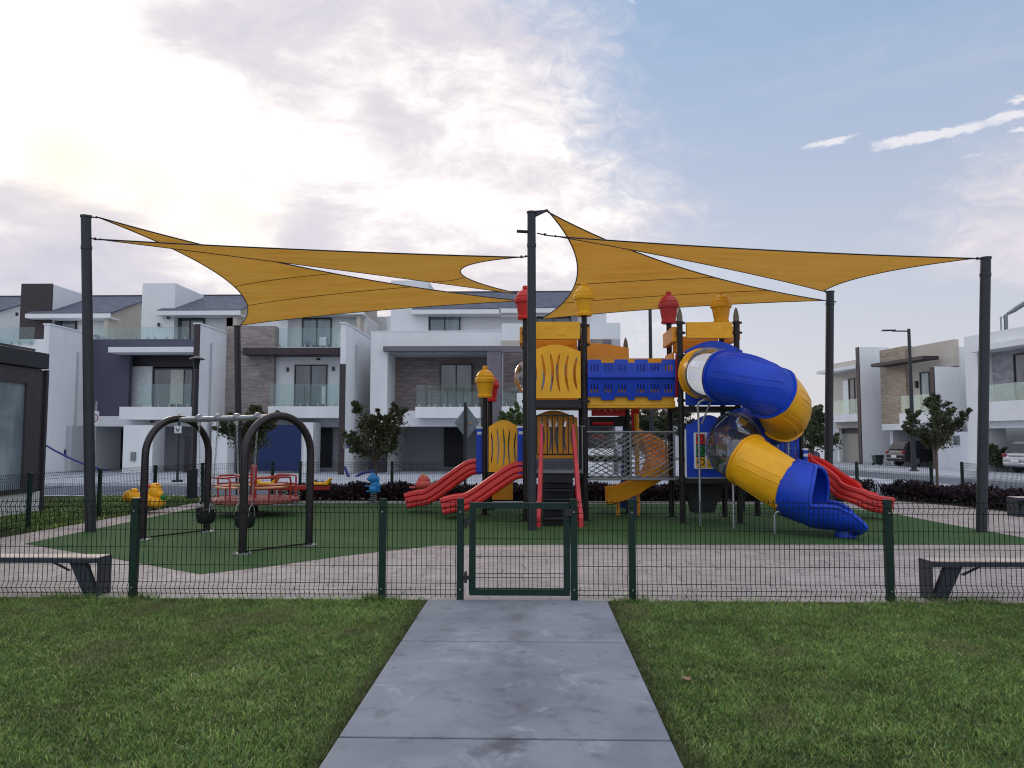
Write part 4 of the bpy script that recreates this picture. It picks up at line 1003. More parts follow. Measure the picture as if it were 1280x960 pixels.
# slotted wave panel
def slot_panel(w, h, hump=.14, nslot=6):
    out = []
    out += [(-w / 2, 0), (w / 2, 0), (w / 2, h - hump)]
    for k in range(1, 20):
        t = k / 20; x = w / 2 - w * t
        out.append((x, h - hump + hump * math.sin(math.pi * t) ** 1.3))
    out.append((-w / 2, h - hump))
    loops = [out]
    for i in range(nslot):
        s = (i - (nslot - 1) / 2) / (nslot / 2); x0 = s * w * .50 + (.015 if s > 0 else -.015)
        bend = -.055 * (1 if s > 0 else -1) * w
        za, zb = h * (.09 + .07 * abs(s)), (h - hump) * (1.0 - .14 * abs(s) ** 2) - .02; hw = w * .027
        L = []; K = 12
        for k in range(K + 1):
            t = k / K; z = za + (zb - za) * t; L.append((x0 + bend * math.sin(math.pi * t) + hw * math.sin(math.pi * min(1, max(0, t * 1.0))) ** .35, z))
        for k in range(K - 1, 0, -1):
            t = k / K; z = za + (zb - za) * t; L.append((x0 + bend * math.sin(math.pi * t) - hw * math.sin(math.pi * t) ** .35, z))
        loops.append(L)
    return loops
def panel(loops, th, mtx, m, name='panel', bevel=.006):
    V, F = curve_mesh(loops, th); mb = MB().add(V, F); mb.xf(mtx)
    return mb.build(name, m, PS, bevel=bevel)
def TM(x, y, z, rz=0): return Matrix.Translation((x, y, z)) @ Matrix.Rotation(rz, 4, 'Z')
wA = xA1 - xA0 - .16; xAm = (xA0 + xA1) / 2
panel(slot_panel(wA, zl(431, Y0) - zl(498, Y0)), .05, TM(xAm, Y0 - .03, zl(498, Y0)), 'yellow_plastic')
panel(slot_panel(wA, 1.05), .05, TM(xAm, Y1, zU), 'orange_plastic')
panel(slot_panel(wA, zl(513, Y1) - zl(573, Y1), .16), .05, TM(xAm, Y1, zl(573, Y1)), 'orange_plastic')
# crown bands (yellow battlement boxes)
def band(x0, x1, y0, y1, z0, z1, m='yellow_plastic'):
    b = MB().box(x0, x1, y0, y1, z0, z1); L = max(x1 - x0, y1 - y0)
    o = b.build('crown_band', m, PS, bevel=.012)
    if x1 - x0 > y1 - y0:
        n = 4
        for i in range(n):
            g = MB()
            xm = x0 + (x1 - x0) * (i + .5) / n; zz = z0 + (z1 - z0) * (.72 if i % 2 else .28)
            g.box(xm - L * .08, xm + L * .08, y0 - .008, y0, zz - .03, zz + .03)
            g.build('brick_relief', m, o, bevel=.004)
zb0, zb1 = zl(427, Y0), zl(403, Y0)
band(xA0 + .09, xA1 - .09, Y0 - .09, Y0 + .03, zb0 + .04, zb1); band(xA0 + .08, xA1 - .08, Y1 - .05, Y1 + .05, zb0 - .18, zb1 - .2, 'orange_plastic')
band(xA0 - .12, xA0 - .02, Y0 + .08, Y1 - .08, zb0 - .02, zb1 - .08, 'orange_plastic'); band(xA1 + .02, xA1 + .12, Y0 + .08, Y1 - .08, zb0 - .02, zb1 - .02, 'orange_plastic')
d0, d1 = zl(424, YD0), zl(404, YD0)
band(xD0 + .12, xD1 - .10, YD0 - .09, YD0 + .02, d0, d1); band(xD0 + .08, xD1 - .08, YD1 - .04, YD1 + .05, d0 - .15, d1 - .12, 'orange_plastic')
band(xD0 - .14, xD0 - .02, YD0 + .08, YD1 - .02, d0 - .05, d1 - .07, 'orange_plastic'); band(xD1 + .02, xD1 + .10, YD0 + .08, YD1 - .08, d0 - .02, d1 - .02, 'orange_plastic')
# curved roof of rear tower
V = []; n = 14
pts0 = [(xC0 - .05 + (xC1 - xC0 + .1) * k / n, zl(452, YC0) + .42 - .12 * (k / n) ** 2) for k in range(n + 1)]
MB().prism([(x, YC0, z) for x, z in pts0] + [(pts0[-1][0], YC0, zl(452, YC0) - .1), (pts0[0][0], YC0, zl(452, YC0) - .1)], (0, .06, 0)).build('crown_band', 'orange_plastic', PS, bevel=.01)
# bridge
yb = Y0 + .02; bx0, bx1 = xA1 + .06, xD0 - .06; bL = bx1 - bx0
def bridge_panel(z0, z1, up):
    w = bL; h = z1 - z0; cw = w / 13; out = []
    mer = .07; x = -w / 2
    segs = [(0, 2), (4, 6), (7, 9), (11, 13)]
    if up:
        out = [(-w / 2, 0), (w / 2, 0)]; top_ = []
        t = [(0, 2, 1), (2, 4, 0), (4, 6, 1), (6, 7, 0), (7, 9, 1), (9, 11, 0), (11, 13, 1)]
        for a, b, u_ in t: top_ += [(-w / 2 + a * cw, h - (0 if u_ else mer)), (-w / 2 + b * cw, h - (0 if u_ else mer))]
        out += top_[::-1]
    else:
        t = [(0, 2, 1), (2, 4, 0), (4, 6, 1), (6, 7, 0), (7, 9, 1), (9, 11, 0), (11, 13, 1)]
        bot = []
        for a, b, u_ in t: bot += [(-w / 2 + a * cw, (mer if u_ else 0)), (-w / 2 + b * cw, (mer if u_ else 0))]
        out = bot + [(w / 2, h), (-w / 2, h)]
    loops = [out]
    zc0, zc1 = (h * .32, h * .70)
    for g in (1, 3.05, 5.1, 7.9, 9.95, 12):
        for k in (-1, 0, 1):
            xc = -w / 2 + g * cw + k * .062; lw = .016
            loops.append([(xc - lw, zc0), (xc + lw, zc0), (xc + lw, zc1), (xc - lw, zc1)])
    return loops
zt_, zm_, zb_ = zl(450, yb), zl(472, yb), zl(500, yb)
panel(bridge_panel(zm_, zt_, True), .04, Matrix.Translation(((bx0 + bx1) / 2, yb - .13, zm_)) @ Matrix.Rotation(R(-8), 4, 'X'), 'blue_plastic', 'bridge_panel')
panel(bridge_panel(zb_, zm_, False), .04, Matrix.Translation(((bx0 + bx1) / 2, yb - .02, zb_)) @ Matrix.Rotation(R(9), 4, 'X'), 'blue_plastic', 'bridge_panel')
MB().box(bx0, bx1, yb - .17, yb - .09, zm_ - .025, zm_ + .025).build('bridge_rib', 'blue_plastic', PS, bevel=.015)
MB().box(bx0 - .02, bx1 + .02, yb + .06, yb + .95, zb_ - .16, zb_ - .02).build('bridge_floor', 'yellow_plastic', PS, bevel=.01)
mm = MB(); mm.box(bx0, bx1, yb + .04, yb + .058, zb_ - .10, zb_ + .22)
mm.build('bridge_skirt', 'yellow_plastic', PS)
MB().box(bx0, bx1, yb + .95, yb + 1.0, zb_ - .02, zl(456, yb + 1)).build('bridge_side', 'blue_plastic', PS)
mm = MB(); mm.box(bx0, bx1, yb + .95, yb + 1.0, zl(456, yb + 1) + .003, zl(449, yb + 1) + .01)
for i in range(24): mm.box(bx0 + bL * (i + .3) / 24, bx0 + bL * (i + .55) / 24, yb + .935, yb + .95, zl(457, yb + 1), zl(453, yb + 1))
mm.build('bridge_side', 'yellow_plastic', PS)
MB().prism([(bx1 - .02, yb + .1, zm_ + .12), (bx1 - .02, yb + .95, zm_ + .12), (bx1 - .02, yb + .95, zt_ + .18), (bx1 - .02, yb + .1, zt_ + .16)], (.04, 0, 0)).build('bridge_end', 'orange_plastic', PS)
MB().prism([(bx0 + .0, yb + .95, zm_ + .12), (bx0 + .0, yb + .1, zm_ + .12), (bx0 + .0, yb + .1, zt_ + .1), (bx0 + .0, yb + .95, zt_ + .2)], (.04, 0, 0)).build('bridge_end', 'orange_plastic', PS)
# net crawl
def lattice(x0, x1, z0, z1, y, amp=.0, nx=20, r=.0075):
    m = MB(); h = z1 - z0; w = x1 - x0; s = h * 1.9; k = -s
    st = .19
    def clip(a, b):   # line param clip in x
        pts = []
        for t in range(13):
            q = t / 12; x = a[0] + (b[0] - a[0]) * q; z = a[1] + (b[1] - a[1]) * q
            if x0 <= x <= x1: pts.append((x, y + .012 * math.sin(x * 20 + z * 9), z + .018 * math.sin(x * 9 + (1 if b[0] > a[0] else 2.3))))
        return pts
    while k < w:
        for sgn in (0, 1):
            a = (x0 + k, z0) if not sgn else (x0 + k, z1); b = (x0 + k + s, z1) if not sgn else (x0 + k + s, z0)
            p = clip(a, b)
            if len(p) > 1: m.sweep(p, r, 4)
        k += st
    return m
nz0, nz1 = zl(599, Y0), zl(540, Y0)
for y in (Y0 - .02, Y0 + .95):
    lattice(xA1 + .08, xD0 - .08, nz0, nz1, y).build('net', 'galv', PS)
    f = MB(); f.sweep([(xA1, y, nz1), (xD0, y, nz1)], .022, 8); f.sweep([(xA1, y, nz0), (xD0, y, nz0)], .022, 8)
    xm_ = X_(788, 570, Y0); f.sweep([(xm_, y, nz0), (xm_, y, nz1)], .022, 8); f.sweep([(xD0 - .09, y, nz0), (xD0 - .09, y, nz1)], .018, 8)
    f.build('net_frame', 'grey_tube', PS, smooth=True)
lat = lattice(xA1 + .08, xD0 - .08, Y0, Y0 + .95, 0); lat.xf(Matrix(((1, 0, 0, 0), (0, 0, 1, 0), (0, 1, 0, nz0), (0, 0, 0, 1)))); lat.build('net_floor', 'grey_tube', PS)
# stairs
sx0, sx1 = X_(678, 600, Y0), X_(716, 600, Y0); ys0, ys1 = 14.55, Y0 - .08; ns = 5
for i in range(ns):
    z = zL * (ns - i) / (ns + 1); y = ys1 - (ys1 - ys0) * (i + .5) / ns
    st_ = MB(); st_.box(sx0, sx1, y - .12, y + .12, z - .03, z); st_.box(sx0, sx1, y + .10, y + .12, z - zL / (ns + 1), z - .03 - .001)
    st_.build('step', 'deck_black', PS, bevel=.006)
MB().box(sx0, sx1, Y0 - .02, Y0 - .003, 0.02, zL - .1).build('riser', 'black_plastic', PS)
for x, sg in ((sx0, -1), (sx1, 1)):
    zt2 = zl(533, Y0 - .05)
    pr = [(0, Y0 - .02, zt2), (0, Y0 - .02, zt2 - .12), (0, Y0 - .25, zL + .35), (0, ys0 + .35, .35), (0, ys0 - .02, .05), (0, ys0 - .14, .0), (0, ys0 - .18, .22), (0, ys0 + .12, .62), (0, Y0 - .42, zL + .55), (0, Y0 - .10, zt2)]
    pr2 = [(x + sg * .0, p[1], p[2]) for p in pr]
    rail = MB()
    path = [(x + sg * .02, Y0 - .04, zt2), (x + sg * .02, Y0 - .10, zL + .75), (x + sg * .03, Y0 - .30, zL + .45), (x + sg * .045, Y0 - .62, zL + .05), (x + sg * .07, ys0 + .12, .40), (x + sg * .10, ys0 - .10, .03)]
    C_ = catmull(path, 6); wv = Vector((0, 0, 0))
    Vv = []; Ff = []
    for i, c in enumerate(C_):
        t = i / (len(C_) - 1); hw = .035 + .02 * t; dp = .05 + .10 * t
        Vv += [c + Vector((-hw, 0, -dp)), c + Vector((hw, 0, -dp)), c + Vector((hw * .8, 0, dp)), c + Vector((-hw * .8, 0, dp))]
        if i:
            o_ = (i - 1) * 4
            Ff += [(o_ + k, o_ + (k + 1) % 4, o_ + 4 + (k + 1) % 4, o_ + 4 + k) for k in range(4)]
    Ff += [(0, 1, 2, 3), tuple(len(Vv) - 4 + k for k in range(4))[::-1]]
    rail.add(Vv, Ff).build('stair_rail', 'red_faded', PS, bevel=.012)
# bar railing in front of the orange panel
bz0, bz1 = zl(568, Y0), zl(519.5, Y0); f = MB()
xb0, xb1 = X_(671, 540, Y0), X_(717, 540, Y0)
f.sweep([(xb0, Y0 + .02, bz0), (xb1, Y0 + .02, bz0)], .015, 6); f.sweep([(xb0, Y0 + .02, bz1), (xb1, Y0 + .02, bz1)], .015, 6)
for i in range(8): x = xb0 + (xb1 - xb0) * i / 7; f.sweep([(x, Y0 + .02, bz0), (x, Y0 + .02, bz1)], .011, 6)
f.build('bar_railing', 'black_plastic', PS)
f = MB(); xg = X_(723, 560, Y0 - .1); xh = X_(728, 560, Y0 - .1)
f.sweep([(xA1, Y0 - .05, zl(533, Y0)), (xg, Y0 - .1, zl(533, Y0)), (xg, Y0 - .1, zl(592, Y0)), (xh, Y0 - .1, zl(592, Y0)), (xh, Y0 - .1, zl(534, Y0))], .016, 8); f.build('hand_grip', 'grey_tube', PS)
# dome bubble at the left of the upper deck
c = at(655, 472, 16.2); prof = []
bb = MB(); V = []; F = []; ns_ = 20; nr = 8
for i in range(nr + 1):
    t = math.pi / 2 * i / nr
    for k in range(ns_):
        a = 2 * math.pi * k / ns_; V.append(Vector((c.x - .22 * math.cos(t), c.y + .34 * math.sin(t) * math.cos(a), c.z + .34 * math.sin(t) * math.sin(a))))
for i in range(nr):
    for k in range(ns_): k2 = (k + 1) % ns_; F.append((i * ns_ + k, i * ns_ + k2, (i + 1) * ns_ + k2, (i + 1) * ns_ + k))
bb.add(V, F).build('bubble_window', 'bubble_clear', PS, smooth=True)
# low left tower panels
panel(slot_panel(X_(648, 560, YB0) - X_(611, 560, YB0), zl(525, YB0) - zl(590, YB0), .14, 5), .05, TM(X_(629.5, 560, YB0), YB0 - .04, zl(590, YB0)), 'yellow_plastic')
panel(slot_panel(X_(640, 600, YB0) - X_(614, 600, YB0), .55, .03, 0), .04, TM(X_(628, 600, YB0), YB0 + .05, zl(625, YB0)), 'orange_plastic')
# slide entry cheeks (blue)
def cheek(x, y0, y1, z0, z1, w=.16):
    for ya, yb_ in ((y0, y0 + .10), (y1 - .10, y1)):
        o = MB().box(x - w / 2, x + w / 2, ya, yb_, z0, z1).build('slide_cheek', 'blue_plastic', PS, bevel=.03)
        MB().box(x - w / 2 - .004, x + w / 2 + .004, ya - .004, yb_ + .004, z1 - .03, z1 + .012).build('trim', 'white_plastic', o, bevel=.003)
        if ya == y0: MB().box(x - .05, x + .04, y0 - .006, y0 - .001, z1 - .16, z1 - .10).build('badge', 'white_plastic', o)
cheek(X_(599.5, 560, 16.9), 16.9, 17.75, zl(592, 16.9), zl(534, 16.9)); cheek(X_(651.5, 560, 15.75), 15.75, 16.6, zl(596, 15.75), zl(533, 15.75))
# straight wave slides
def wave_slide(path, w, m, side=.20, label=None):
    """path in XZ at given y centre, swept trough with fluted sides"""
    C_ = catmull(path, 8)
    sec = []
    hw = w / 2
    left = [(-hw + .05, .02), (-hw + .06, .16), (-hw + .02, .205), (-hw - .035, .19), (-hw - .045, .13), (-hw - .012, .10), (-hw - .04, .05), (-hw - .040, .0), (-hw - .008, -.03), (-hw - .035, -.08), (-hw - .02, -.13), (-hw + .03, -.15)]
    right = [(-a, b) for a, b in left[::-1]]
    sec = left + right   # closed loop: inner-left .. outer-left .. outer-right .. inner-right
    V = []; F = []; n = len(sec)
    for i, c in enumerate(C_):
        a = C_[max(i - 1, 0)]; b = C_[min(i + 1, len(C_) - 1)]; t = (b - a).normalized(); s_ = Vector((t.y, -t.x, 0))
        if s_.length < 1e-6: s_ = Vector((0, 1, 0))
        s_.normalize(); u = s_.cross(t); u = u if u.z > 0 else -u
        for (p, q) in sec: V.append(c + s_ * p + u * q)
    for i in range(len(C_) - 1):
        for k in range(n):
            k2 = (k + 1) % n; F.append((i * n + k, i * n + k2, (i + 1) * n + k2, (i + 1) * n + k))
    F.append(tuple(range(n))); F.append(tuple((len(C_) - 1) * n + k for k in range(n))[::-1])
    return MB().add(V, F).build('slide', m, PS, smooth=True)
def sp3(px, py, Y): return at(px, py, Y)
wave_slide([sp3(601, 584, 17.3), sp3(588, 586, 17.3), sp3(570, 598, 17.3), sp3(548, 614, 17.3), sp3(534, 622, 17.3), sp3(520, 624.5, 17.3), sp3(509.5, 627, 17.3)], .46, 'red_plastic')
wave_slide([sp3(656, 588, 16.0), sp3(642, 591, 16.0), sp3(620, 605, 16.0), sp3(600, 619, 16.0), sp3(584, 628, 16.0), sp3(568, 630.5, 16.0), sp3(554, 634, 16.0)], .46, 'red_plastic')
wave_slide([sp3(1000, 578, 17.0), sp3(1010, 580, 17.0), sp3(1030, 592, 16.8), sp3(1050, 607, 16.6), sp3(1066, 618, 16.4), sp3(1082, 626, 16.3), sp3(1098, 631, 16.2), sp3(1106, 633, 16.2)], .62, 'red_plastic')
# red rear tower panel with slots, grips and vertical red board
panel(slot_panel(xC1 - xC0 - .1, .85, .05, 6), .05, TM((xC0 + xC1) / 2, YC0 - .03, zl(520, YC0)), 'red_plastic')
V = [at(788, 498, 17.4), at(800, 498, 17.4), at(801, 512, 17.4), at(795, 520, 17.4), at(797, 545, 17.4), at(790, 545, 17.4)]
MB().prism(V, (0, .05, 0)).build('panel', 'red_plastic', PS, bevel=.01)
for py, a, b in ((529.5, 741, 767), (546, 739, 757)):
    MB().sweep([at(a, py, YC0 - .1), at(b, py, YC0 - .1)], .035, 8).build('hand_grip', 'red_plastic', PS)
V = [at(779, 528, YC0 + .3), at(783, 528, YC0 + .3), at(785, 636, YC0 + .3), at(775, 634, YC0 + .3)]
MB().prism(V, (0, .05, 0)).build('panel', 'blue_plastic', PS)
MB().ball(at(791, 625, 16.6), (.07, .07, .1)).cyl(at(791, 625, 16.6).x, 16.6, 0, .3, .07).build('stump_post', 'blue_plastic', PS, smooth=True)
# orange spiral slide behind the net
cx, cy = X_(797, 590, 17.2), 17.25
Pth = []
for k in range(25):
    t = k / 24; a = R(95 - 185 * t); rr = .42
    Pth.append(Vector((cx + .05 + rr * math.cos(a) * 1.05, cy + rr * math.sin(a) * 1.2, 1.62 - 1.02 * t)))
for k in range(1, 9): Pth.append(Vector((cx + .05 - .10 * k, cy - .52 + .003 * k, .58 - .065 * k + (.0035 * k * k))))
V = []; F = []
sec = [(-.30, .30), (-.27, .32), (-.24, .28), (-.20, .03), (0, -.02), (.20, .03), (.24, .28), (.27, .32), (.30, .30), (.25, -.03), (0, -.08), (-.25, -.03)]
for i, c in enumerate(Pth):
    t = (Pth[min(i + 1, len(Pth) - 1)] - Pth[max(i - 1, 0)]).normalized(); s_ = Vector((t.y, -t.x, 0)).normalized(); u = Vector((0, 0, 1))
    for p, q in sec: V.append(c + s_ * p + u * q)
for i in range(len(Pth) - 1):
    for k in range(12): F.append((i * 12 + k, i * 12 + (k + 1) % 12, (i + 1) * 12 + (k + 1) % 12, (i + 1) * 12 + k))
F.append(tuple(range(12))); F.append(tuple((len(Pth) - 1) * 12 + k for k in range(12))[::-1])
MB().add(V, F).build('spiral_slide', 'orange_plastic', PS, smooth=True)
MB().cyl(cx, cy, 0, 2.2, .05, 12).build('post', 'yellow_plastic', PS)
for px in (772, 797.5):
    q = at(px, 620, 16.75); MB().box(q.x - .04, q.x + .04, 16.72, 16.8, 0, .42).build('support', 'orange_plastic', PS)
# game panel on the right tower
gp0, gp1 = X_(857, 560, YD0), X_(914, 560, YD0); gz0, gz1 = zl(596, YD0), zl(532, YD0); gh = zl(519, YD0) - gz0
w = gp1 - gp0
out = [(-w / 2, 0), (w / 2, 0), (w / 2, gz1 - gz0)] + [(w / 2 - w * k / 16, gz1 - gz0 + (gh - gz1 + gz0) * math.sin(math.pi * k / 16) ** 1.5) for k in range(1, 16)] + [(-w / 2, gz1 - gz0)]
gpanel = panel([out], .05, TM((gp0 + gp1) / 2, YD0 - .03, gz0), 'blue_plastic', 'game_panel')
f = MB(); fx0, fx1 = X_(867.5, 560, YD0), X_(908, 560, YD0); fz0, fz1 = zl(585, YD0), zl(541.5, YD0); yq = YD0 - .085
for i in range(4): x = fx0 + (fx1 - fx0) * i / 3; f.box(x - .018, x + .018, yq - .02, yq + .03, fz0, fz1)
for i in (0, 3): z = fz0 + (fz1 - fz0) * i / 3; f.box(fx0, fx1, yq - .018, yq + .028, z - .012, z + .012)
f.box(X_(855.5, 560, YD0), X_(857, 560, YD0), YD0 - .08, YD0 - .04, gz0, zl(537, YD0))
f.build('game_frame', 'white_plastic', gpanel)
for i in range(3):
    for j, (mm_, ch) in enumerate((('yellow_plastic', 'OXO'[i]), ('green_plastic', 'OXO'[i]), ('red_plastic', 'OXX'[i]))):
        x = fx0 + (fx1 - fx0) * (i + .5) / 3; z = fz0 + (fz1 - fz0) * (j + .5) / 3; hw = (fx1 - fx0) / 6 - .024; hz = (fz1 - fz0) / 6 - .012
        bl = MB().box(x - hw, x + hw, yq - .03, yq + .02, z - hz, z + hz).build('game_block', mm_, gpanel, bevel=.008)
        bl2 = MB().add(*text_mesh(ch, .2)).xf(Matrix.Translation((x, yq - .033, z))).build('letter', 'ink', gpanel)
# mouth panel and the tube slide
tq = [(858, 470), (858, 505)]
w2 = X_(928, 470, YD0) - X_(856, 470, YD0); h2 = zl(427, YD0) - zl(507, YD0); x2 = (X_(856, 470, YD0) + X_(928, 470, YD0)) / 2
out = [(-w2 / 2, 0), (w2 / 2, 0), (w2 / 2, h2 - .2)] + [(w2 / 2 - w2 * k / 16, h2 - .2 + .2 * math.sin(math.pi * k / 16)) for k in range(1, 16)] + [(-w2 / 2, h2 - .2)]
ctr = (X_(884, 468, YD0) - x2, Z_(884, 468, YD0) - zl(507, YD0))
hole = [(ctr[0] + .42 * math.cos(2 * math.pi * k / 28), ctr[1] + .42 * math.sin(2 * math.pi * k / 28)) for k in range(28)]
panel([out, hole], .05, TM(x2, YD0 - .03, zl(507, YD0)), 'blue_plastic', 'mouth_panel')
TP = [(878, 467, 15.25), (888, 467, 14.85), (905, 470, 14.45), (930, 474, 14.05), (953, 484, 13.85), (972, 497, 14.05), (981, 510, 14.5), (975, 522, 15.05), (952, 531, 15.35), (925, 543, 15.15), (913, 556, 14.7), (919, 566, 14.3), (937, 577, 14.0), (962, 594, 13.8), (986, 609, 13.7), (998, 614, 13.6)]
TPw = [at(*p) for p in TP]
dense = catmull(TPw, 10)
def seg_idx(i): return i * 10
RT = .47
def tube_seg(i0, i1, m, name='tube_segment', r=RT):
    pts = dense[i0:i1 + 1]; n = len(pts); seg = 40
    mb = MB()
    rr = [r] * n
    # flange rings at both ends
    up = Vector((0, 0, 1)); V = []; F = []; prev = None
    tang = [(dense[min(i0 + k + 1, len(dense) - 1)] - dense[max(i0 + k - 1, 0)]).normalized() for k in range(n)]
    rings = []
    for k in range(n):
        u = (up - tang[k] * up.dot(tang[k])).normalized(); w_ = tang[k].cross(u)
        rings.append((pts[k], u, w_))
    def ring(c, u, w_, r_):
        return [c + (u * math.cos(2 * math.pi * q / seg) + w_ * math.sin(2 * math.pi * q / seg)) * (r_ * (1.0 + (0.022 if (q % 10) in (4, 5) else 0))) for q in range(seg)]
    L = []
    c, u, w_ = rings[0]; t0 = tang[0]
    L.append(ring(c + t0 * .001, u, w_, r)); L.append(ring(c + t0 * .001, u, w_, r + .035)); L.append(ring(c + t0 * .03, u, w_, r + .035)); L.append(ring(c + t0 * .034, u, w_, r))
    for k in range(1, n - 1): L.append(ring(*rings[k], r))
    c, u, w_ = rings[-1]; t1 = tang[-1]
    L.append(ring(c - t1 * .034, u, w_, r)); L.append(ring(c - t1 * .03, u, w_, r + .035)); L.append(ring(c - t1 * .001, u, w_, r + .035)); L.append(ring(c - t1 * .001, u, w_, r))
    for l in L: V += l
    for i in range(len(L) - 1):
        for q in range(seg): q2 = (q + 1) % seg; F.append((i * seg + q, i * seg + q2, (i + 1) * seg + q2, (i + 1) * seg + q))
    if m != 'bubble_clear' and n > 14:
        for g0 in (0.35, 1.5, 2.6, 3.7, 4.8, 5.75):     # moulded U-shaped ribs
            ks = list(range(3, n - 4)); A = []
            for dg, seq in ((-.13, ks), (.13, ks[::-1])):
                for k in seq:
                    c, u, w_ = rings[k]; A.append(c + (u * math.cos(g0 + dg) + w_ * math.sin(g0 + dg)) * (r - .002))
            mb.sweep(A, .011, 6)
    o = mb.add(V, F).build(name, m, TS, smooth=True)
    return o
TS = bpy.data.objects.new('tube_slide', None); col.objects.link(TS); TS.parent = PS; TS.location = Vector((4.6, 14.5, 0)) - WL[PS.name]; WL[TS.name] = Vector((4.6, 14.5, 0))
segs = [(0, 9, 'yellow_plastic'), (9, 20, 'bubble_clear'), (20, 46, 'blue_plastic'), (46, 70, 'yellow_plastic'), (70, 92, 'blue_plastic'), (92, 118, 'bubble_clear'), (118, 141, 'yellow_plastic')]
for a, b, m_ in segs: tube_seg(a, b, m_)
# open exit section
E = catmull([dense[141], at(1008, 617, 13.5), at(1020, 621, 13.4), at(1034, 628, 13.3), at(1050, 635, 13.22), at(1066, 643, 13.15), at(1081, 654, 13.1)], 8)
V = []; F = []; seg = 30; nE = len(E); Fi = []
rimL, rimR = [], []
for i, c in enumerate(E):
    s_ = i / (nE - 1); t = (E[min(i + 1, nE - 1)] - E[max(i - 1, 0)]).normalized()
    u = (Vector((0, 0, 1)) - t * t.z).normalized(); w_ = t.cross(u)
    k = min(1, max(0, (s_ - .20) / .22)); k = k * k * (3 - 2 * k)
    half = R(176) * (1 - k) + R(80 + 14 * math.sin(math.pi * min(1, max(0, (s_ - .42) / .58)))) * k
    if s_ < .02: half = R(180)
    rr = RT * (1 - .0 * s_) + .03; fl = max(0, (s_ - .45) / .55); depth = 1 - .55 * fl
    cc_ = c
    for q in range(seg + 1):
        a = -half + 2 * half * q / seg
        V.append(cc_ - u * math.cos(a) * rr * depth + w_ * math.sin(a) * rr * (1 - .12 * fl))
    rimL.append(V[-1 - seg]); rimR.append(V[-1])
for i in range(nE - 1):
    for q in range(seg): F.append((i * (seg + 1) + q, i * (seg + 1) + q + 1, (i + 1) * (seg + 1) + q + 1, (i + 1) * (seg + 1) + q))
ex = MB().add(V, F).build('exit_trough', 'blue_plastic', TS, smooth=True)
so = ex.modifiers.new('thick', 'SOLIDIFY'); so.thickness = .03; so.offset = 0
rm = MB(); rm.sweep(rimL, .035, 10); rm.sweep(rimR, .035, 10); rm.sweep([V[(nE - 1) * (seg + 1) + q] for q in range(seg + 1)], .03, 8)
rm.build('rim', 'blue_plastic', ex, smooth=True)
ft = E[int(nE * .72)]; MB().lathe((ft.x, ft.y, 0), [(.17, 0), (.17, .06), (.12, .16), (.15, .30)], 14).build('foot', 'blue_plastic', ex, smooth=True)
# supports
f = MB()
pA = at(875.5, 656, 14.7); zt3 = Z_(875, 500, 14.7)
f.sweep(catmull([(pA.x, pA.y, 0), (pA.x, pA.y, zt3 - .5), (pA.x - .01, pA.y, zt3 - .12), (pA.x + .06, pA.y, zt3 - .02), (pA.x + .2, pA.y + .02, zt3), (xD1 - .1, YD0 - .1, zt3 + .02)], 6), .022, 8)
f.sweep([at(889, 500, 14.9), at(877, 530, 14.75)], .018, 8)
f.build('climbing_pole', 'galv', PS, smooth=True)
for px, pt_, pb in ((917.5, 602, 661), (968.5, 640, 668)):
    g = G(px, pb); f = MB(); zt4 = at(px, pt_, g.y).z; f.sweep([(g.x, g.y, 0), (g.x, g.y, zt4 - .05), (g.x + .04, g.y, zt4), (g.x + .25, g.y, zt4 + .03)], .024, 8); f.build('support', 'galv', PS, smooth=True)
# rear right tower with blue bars and black climbing cone
YE0, YE1 = 16.7, 17.9; xE0, xE1 = X_(946, 580, YE0), X_(1002, 580, YE0)
for x in (xE0, xE1):
    for y in (YE0, YE1): ppost(x, y, 2.05 if y == YE0 else 1.9, 'point' if False else None)
deck(xE0, xE1, YE0, YE1, 1.0, .12)
f = MB(); z0_, z1_ = 1.05, 1.95
for i in range(8): x = xE0 + (xE1 - xE0) * (i + .5) / 8; f.box(x - .045, x + .045, YE0 - .03, YE0 + .03, z0_, z1_)
f.box(xE0, xE1, YE0 - .03, YE0 + .03, z0_ - .1, z0_); f.box(xE0, xE1, YE0 - .03, YE0 + .03, z1_, z1_ + .1); f.build('panel', 'blue_plastic', PS, bevel=.006)
f = MB(); q = at(963, 575, 16.4)
for dx in (0, .16): f.sweep(catmull([(q.x + dx, 16.4, .9), (q.x + dx, 16.4, 1.6), (q.x + dx + .06, 16.45, 1.72), (q.x + dx + .2, 16.6, 1.72)], 5), .018, 8)
q = at(985, 555, 16.4); f.sweep([(q.x, 16.4, 1.0), (q.x, 16.4, 1.66)], .02, 8); f.build('hand_grip', 'galv', PS, smooth=True)
cheek(X_(1007, 560, 16.5), 16.5, 17.4, 1.05, zl(561, 16.5), .10)
V = [at(858, 600, 15.9), at(908, 600, 15.9), at(893, 641, 15.9), at(866, 641, 15.9)]
V = [Vector((v.x, v.y, max(v.z, 0.03))) for v in V]
MB().prism(V, (0, .35, 0)).build('climbing_wall', 'black_plastic', PS, bevel=.02)
V = [at(840, 497, 16.6), at(851, 497, 16.6), at(851, 440, 16.6), at(845, 440, 16.6)]
MB().prism(V, (0, .05, 0)).build('panel', 'red_plastic', PS)
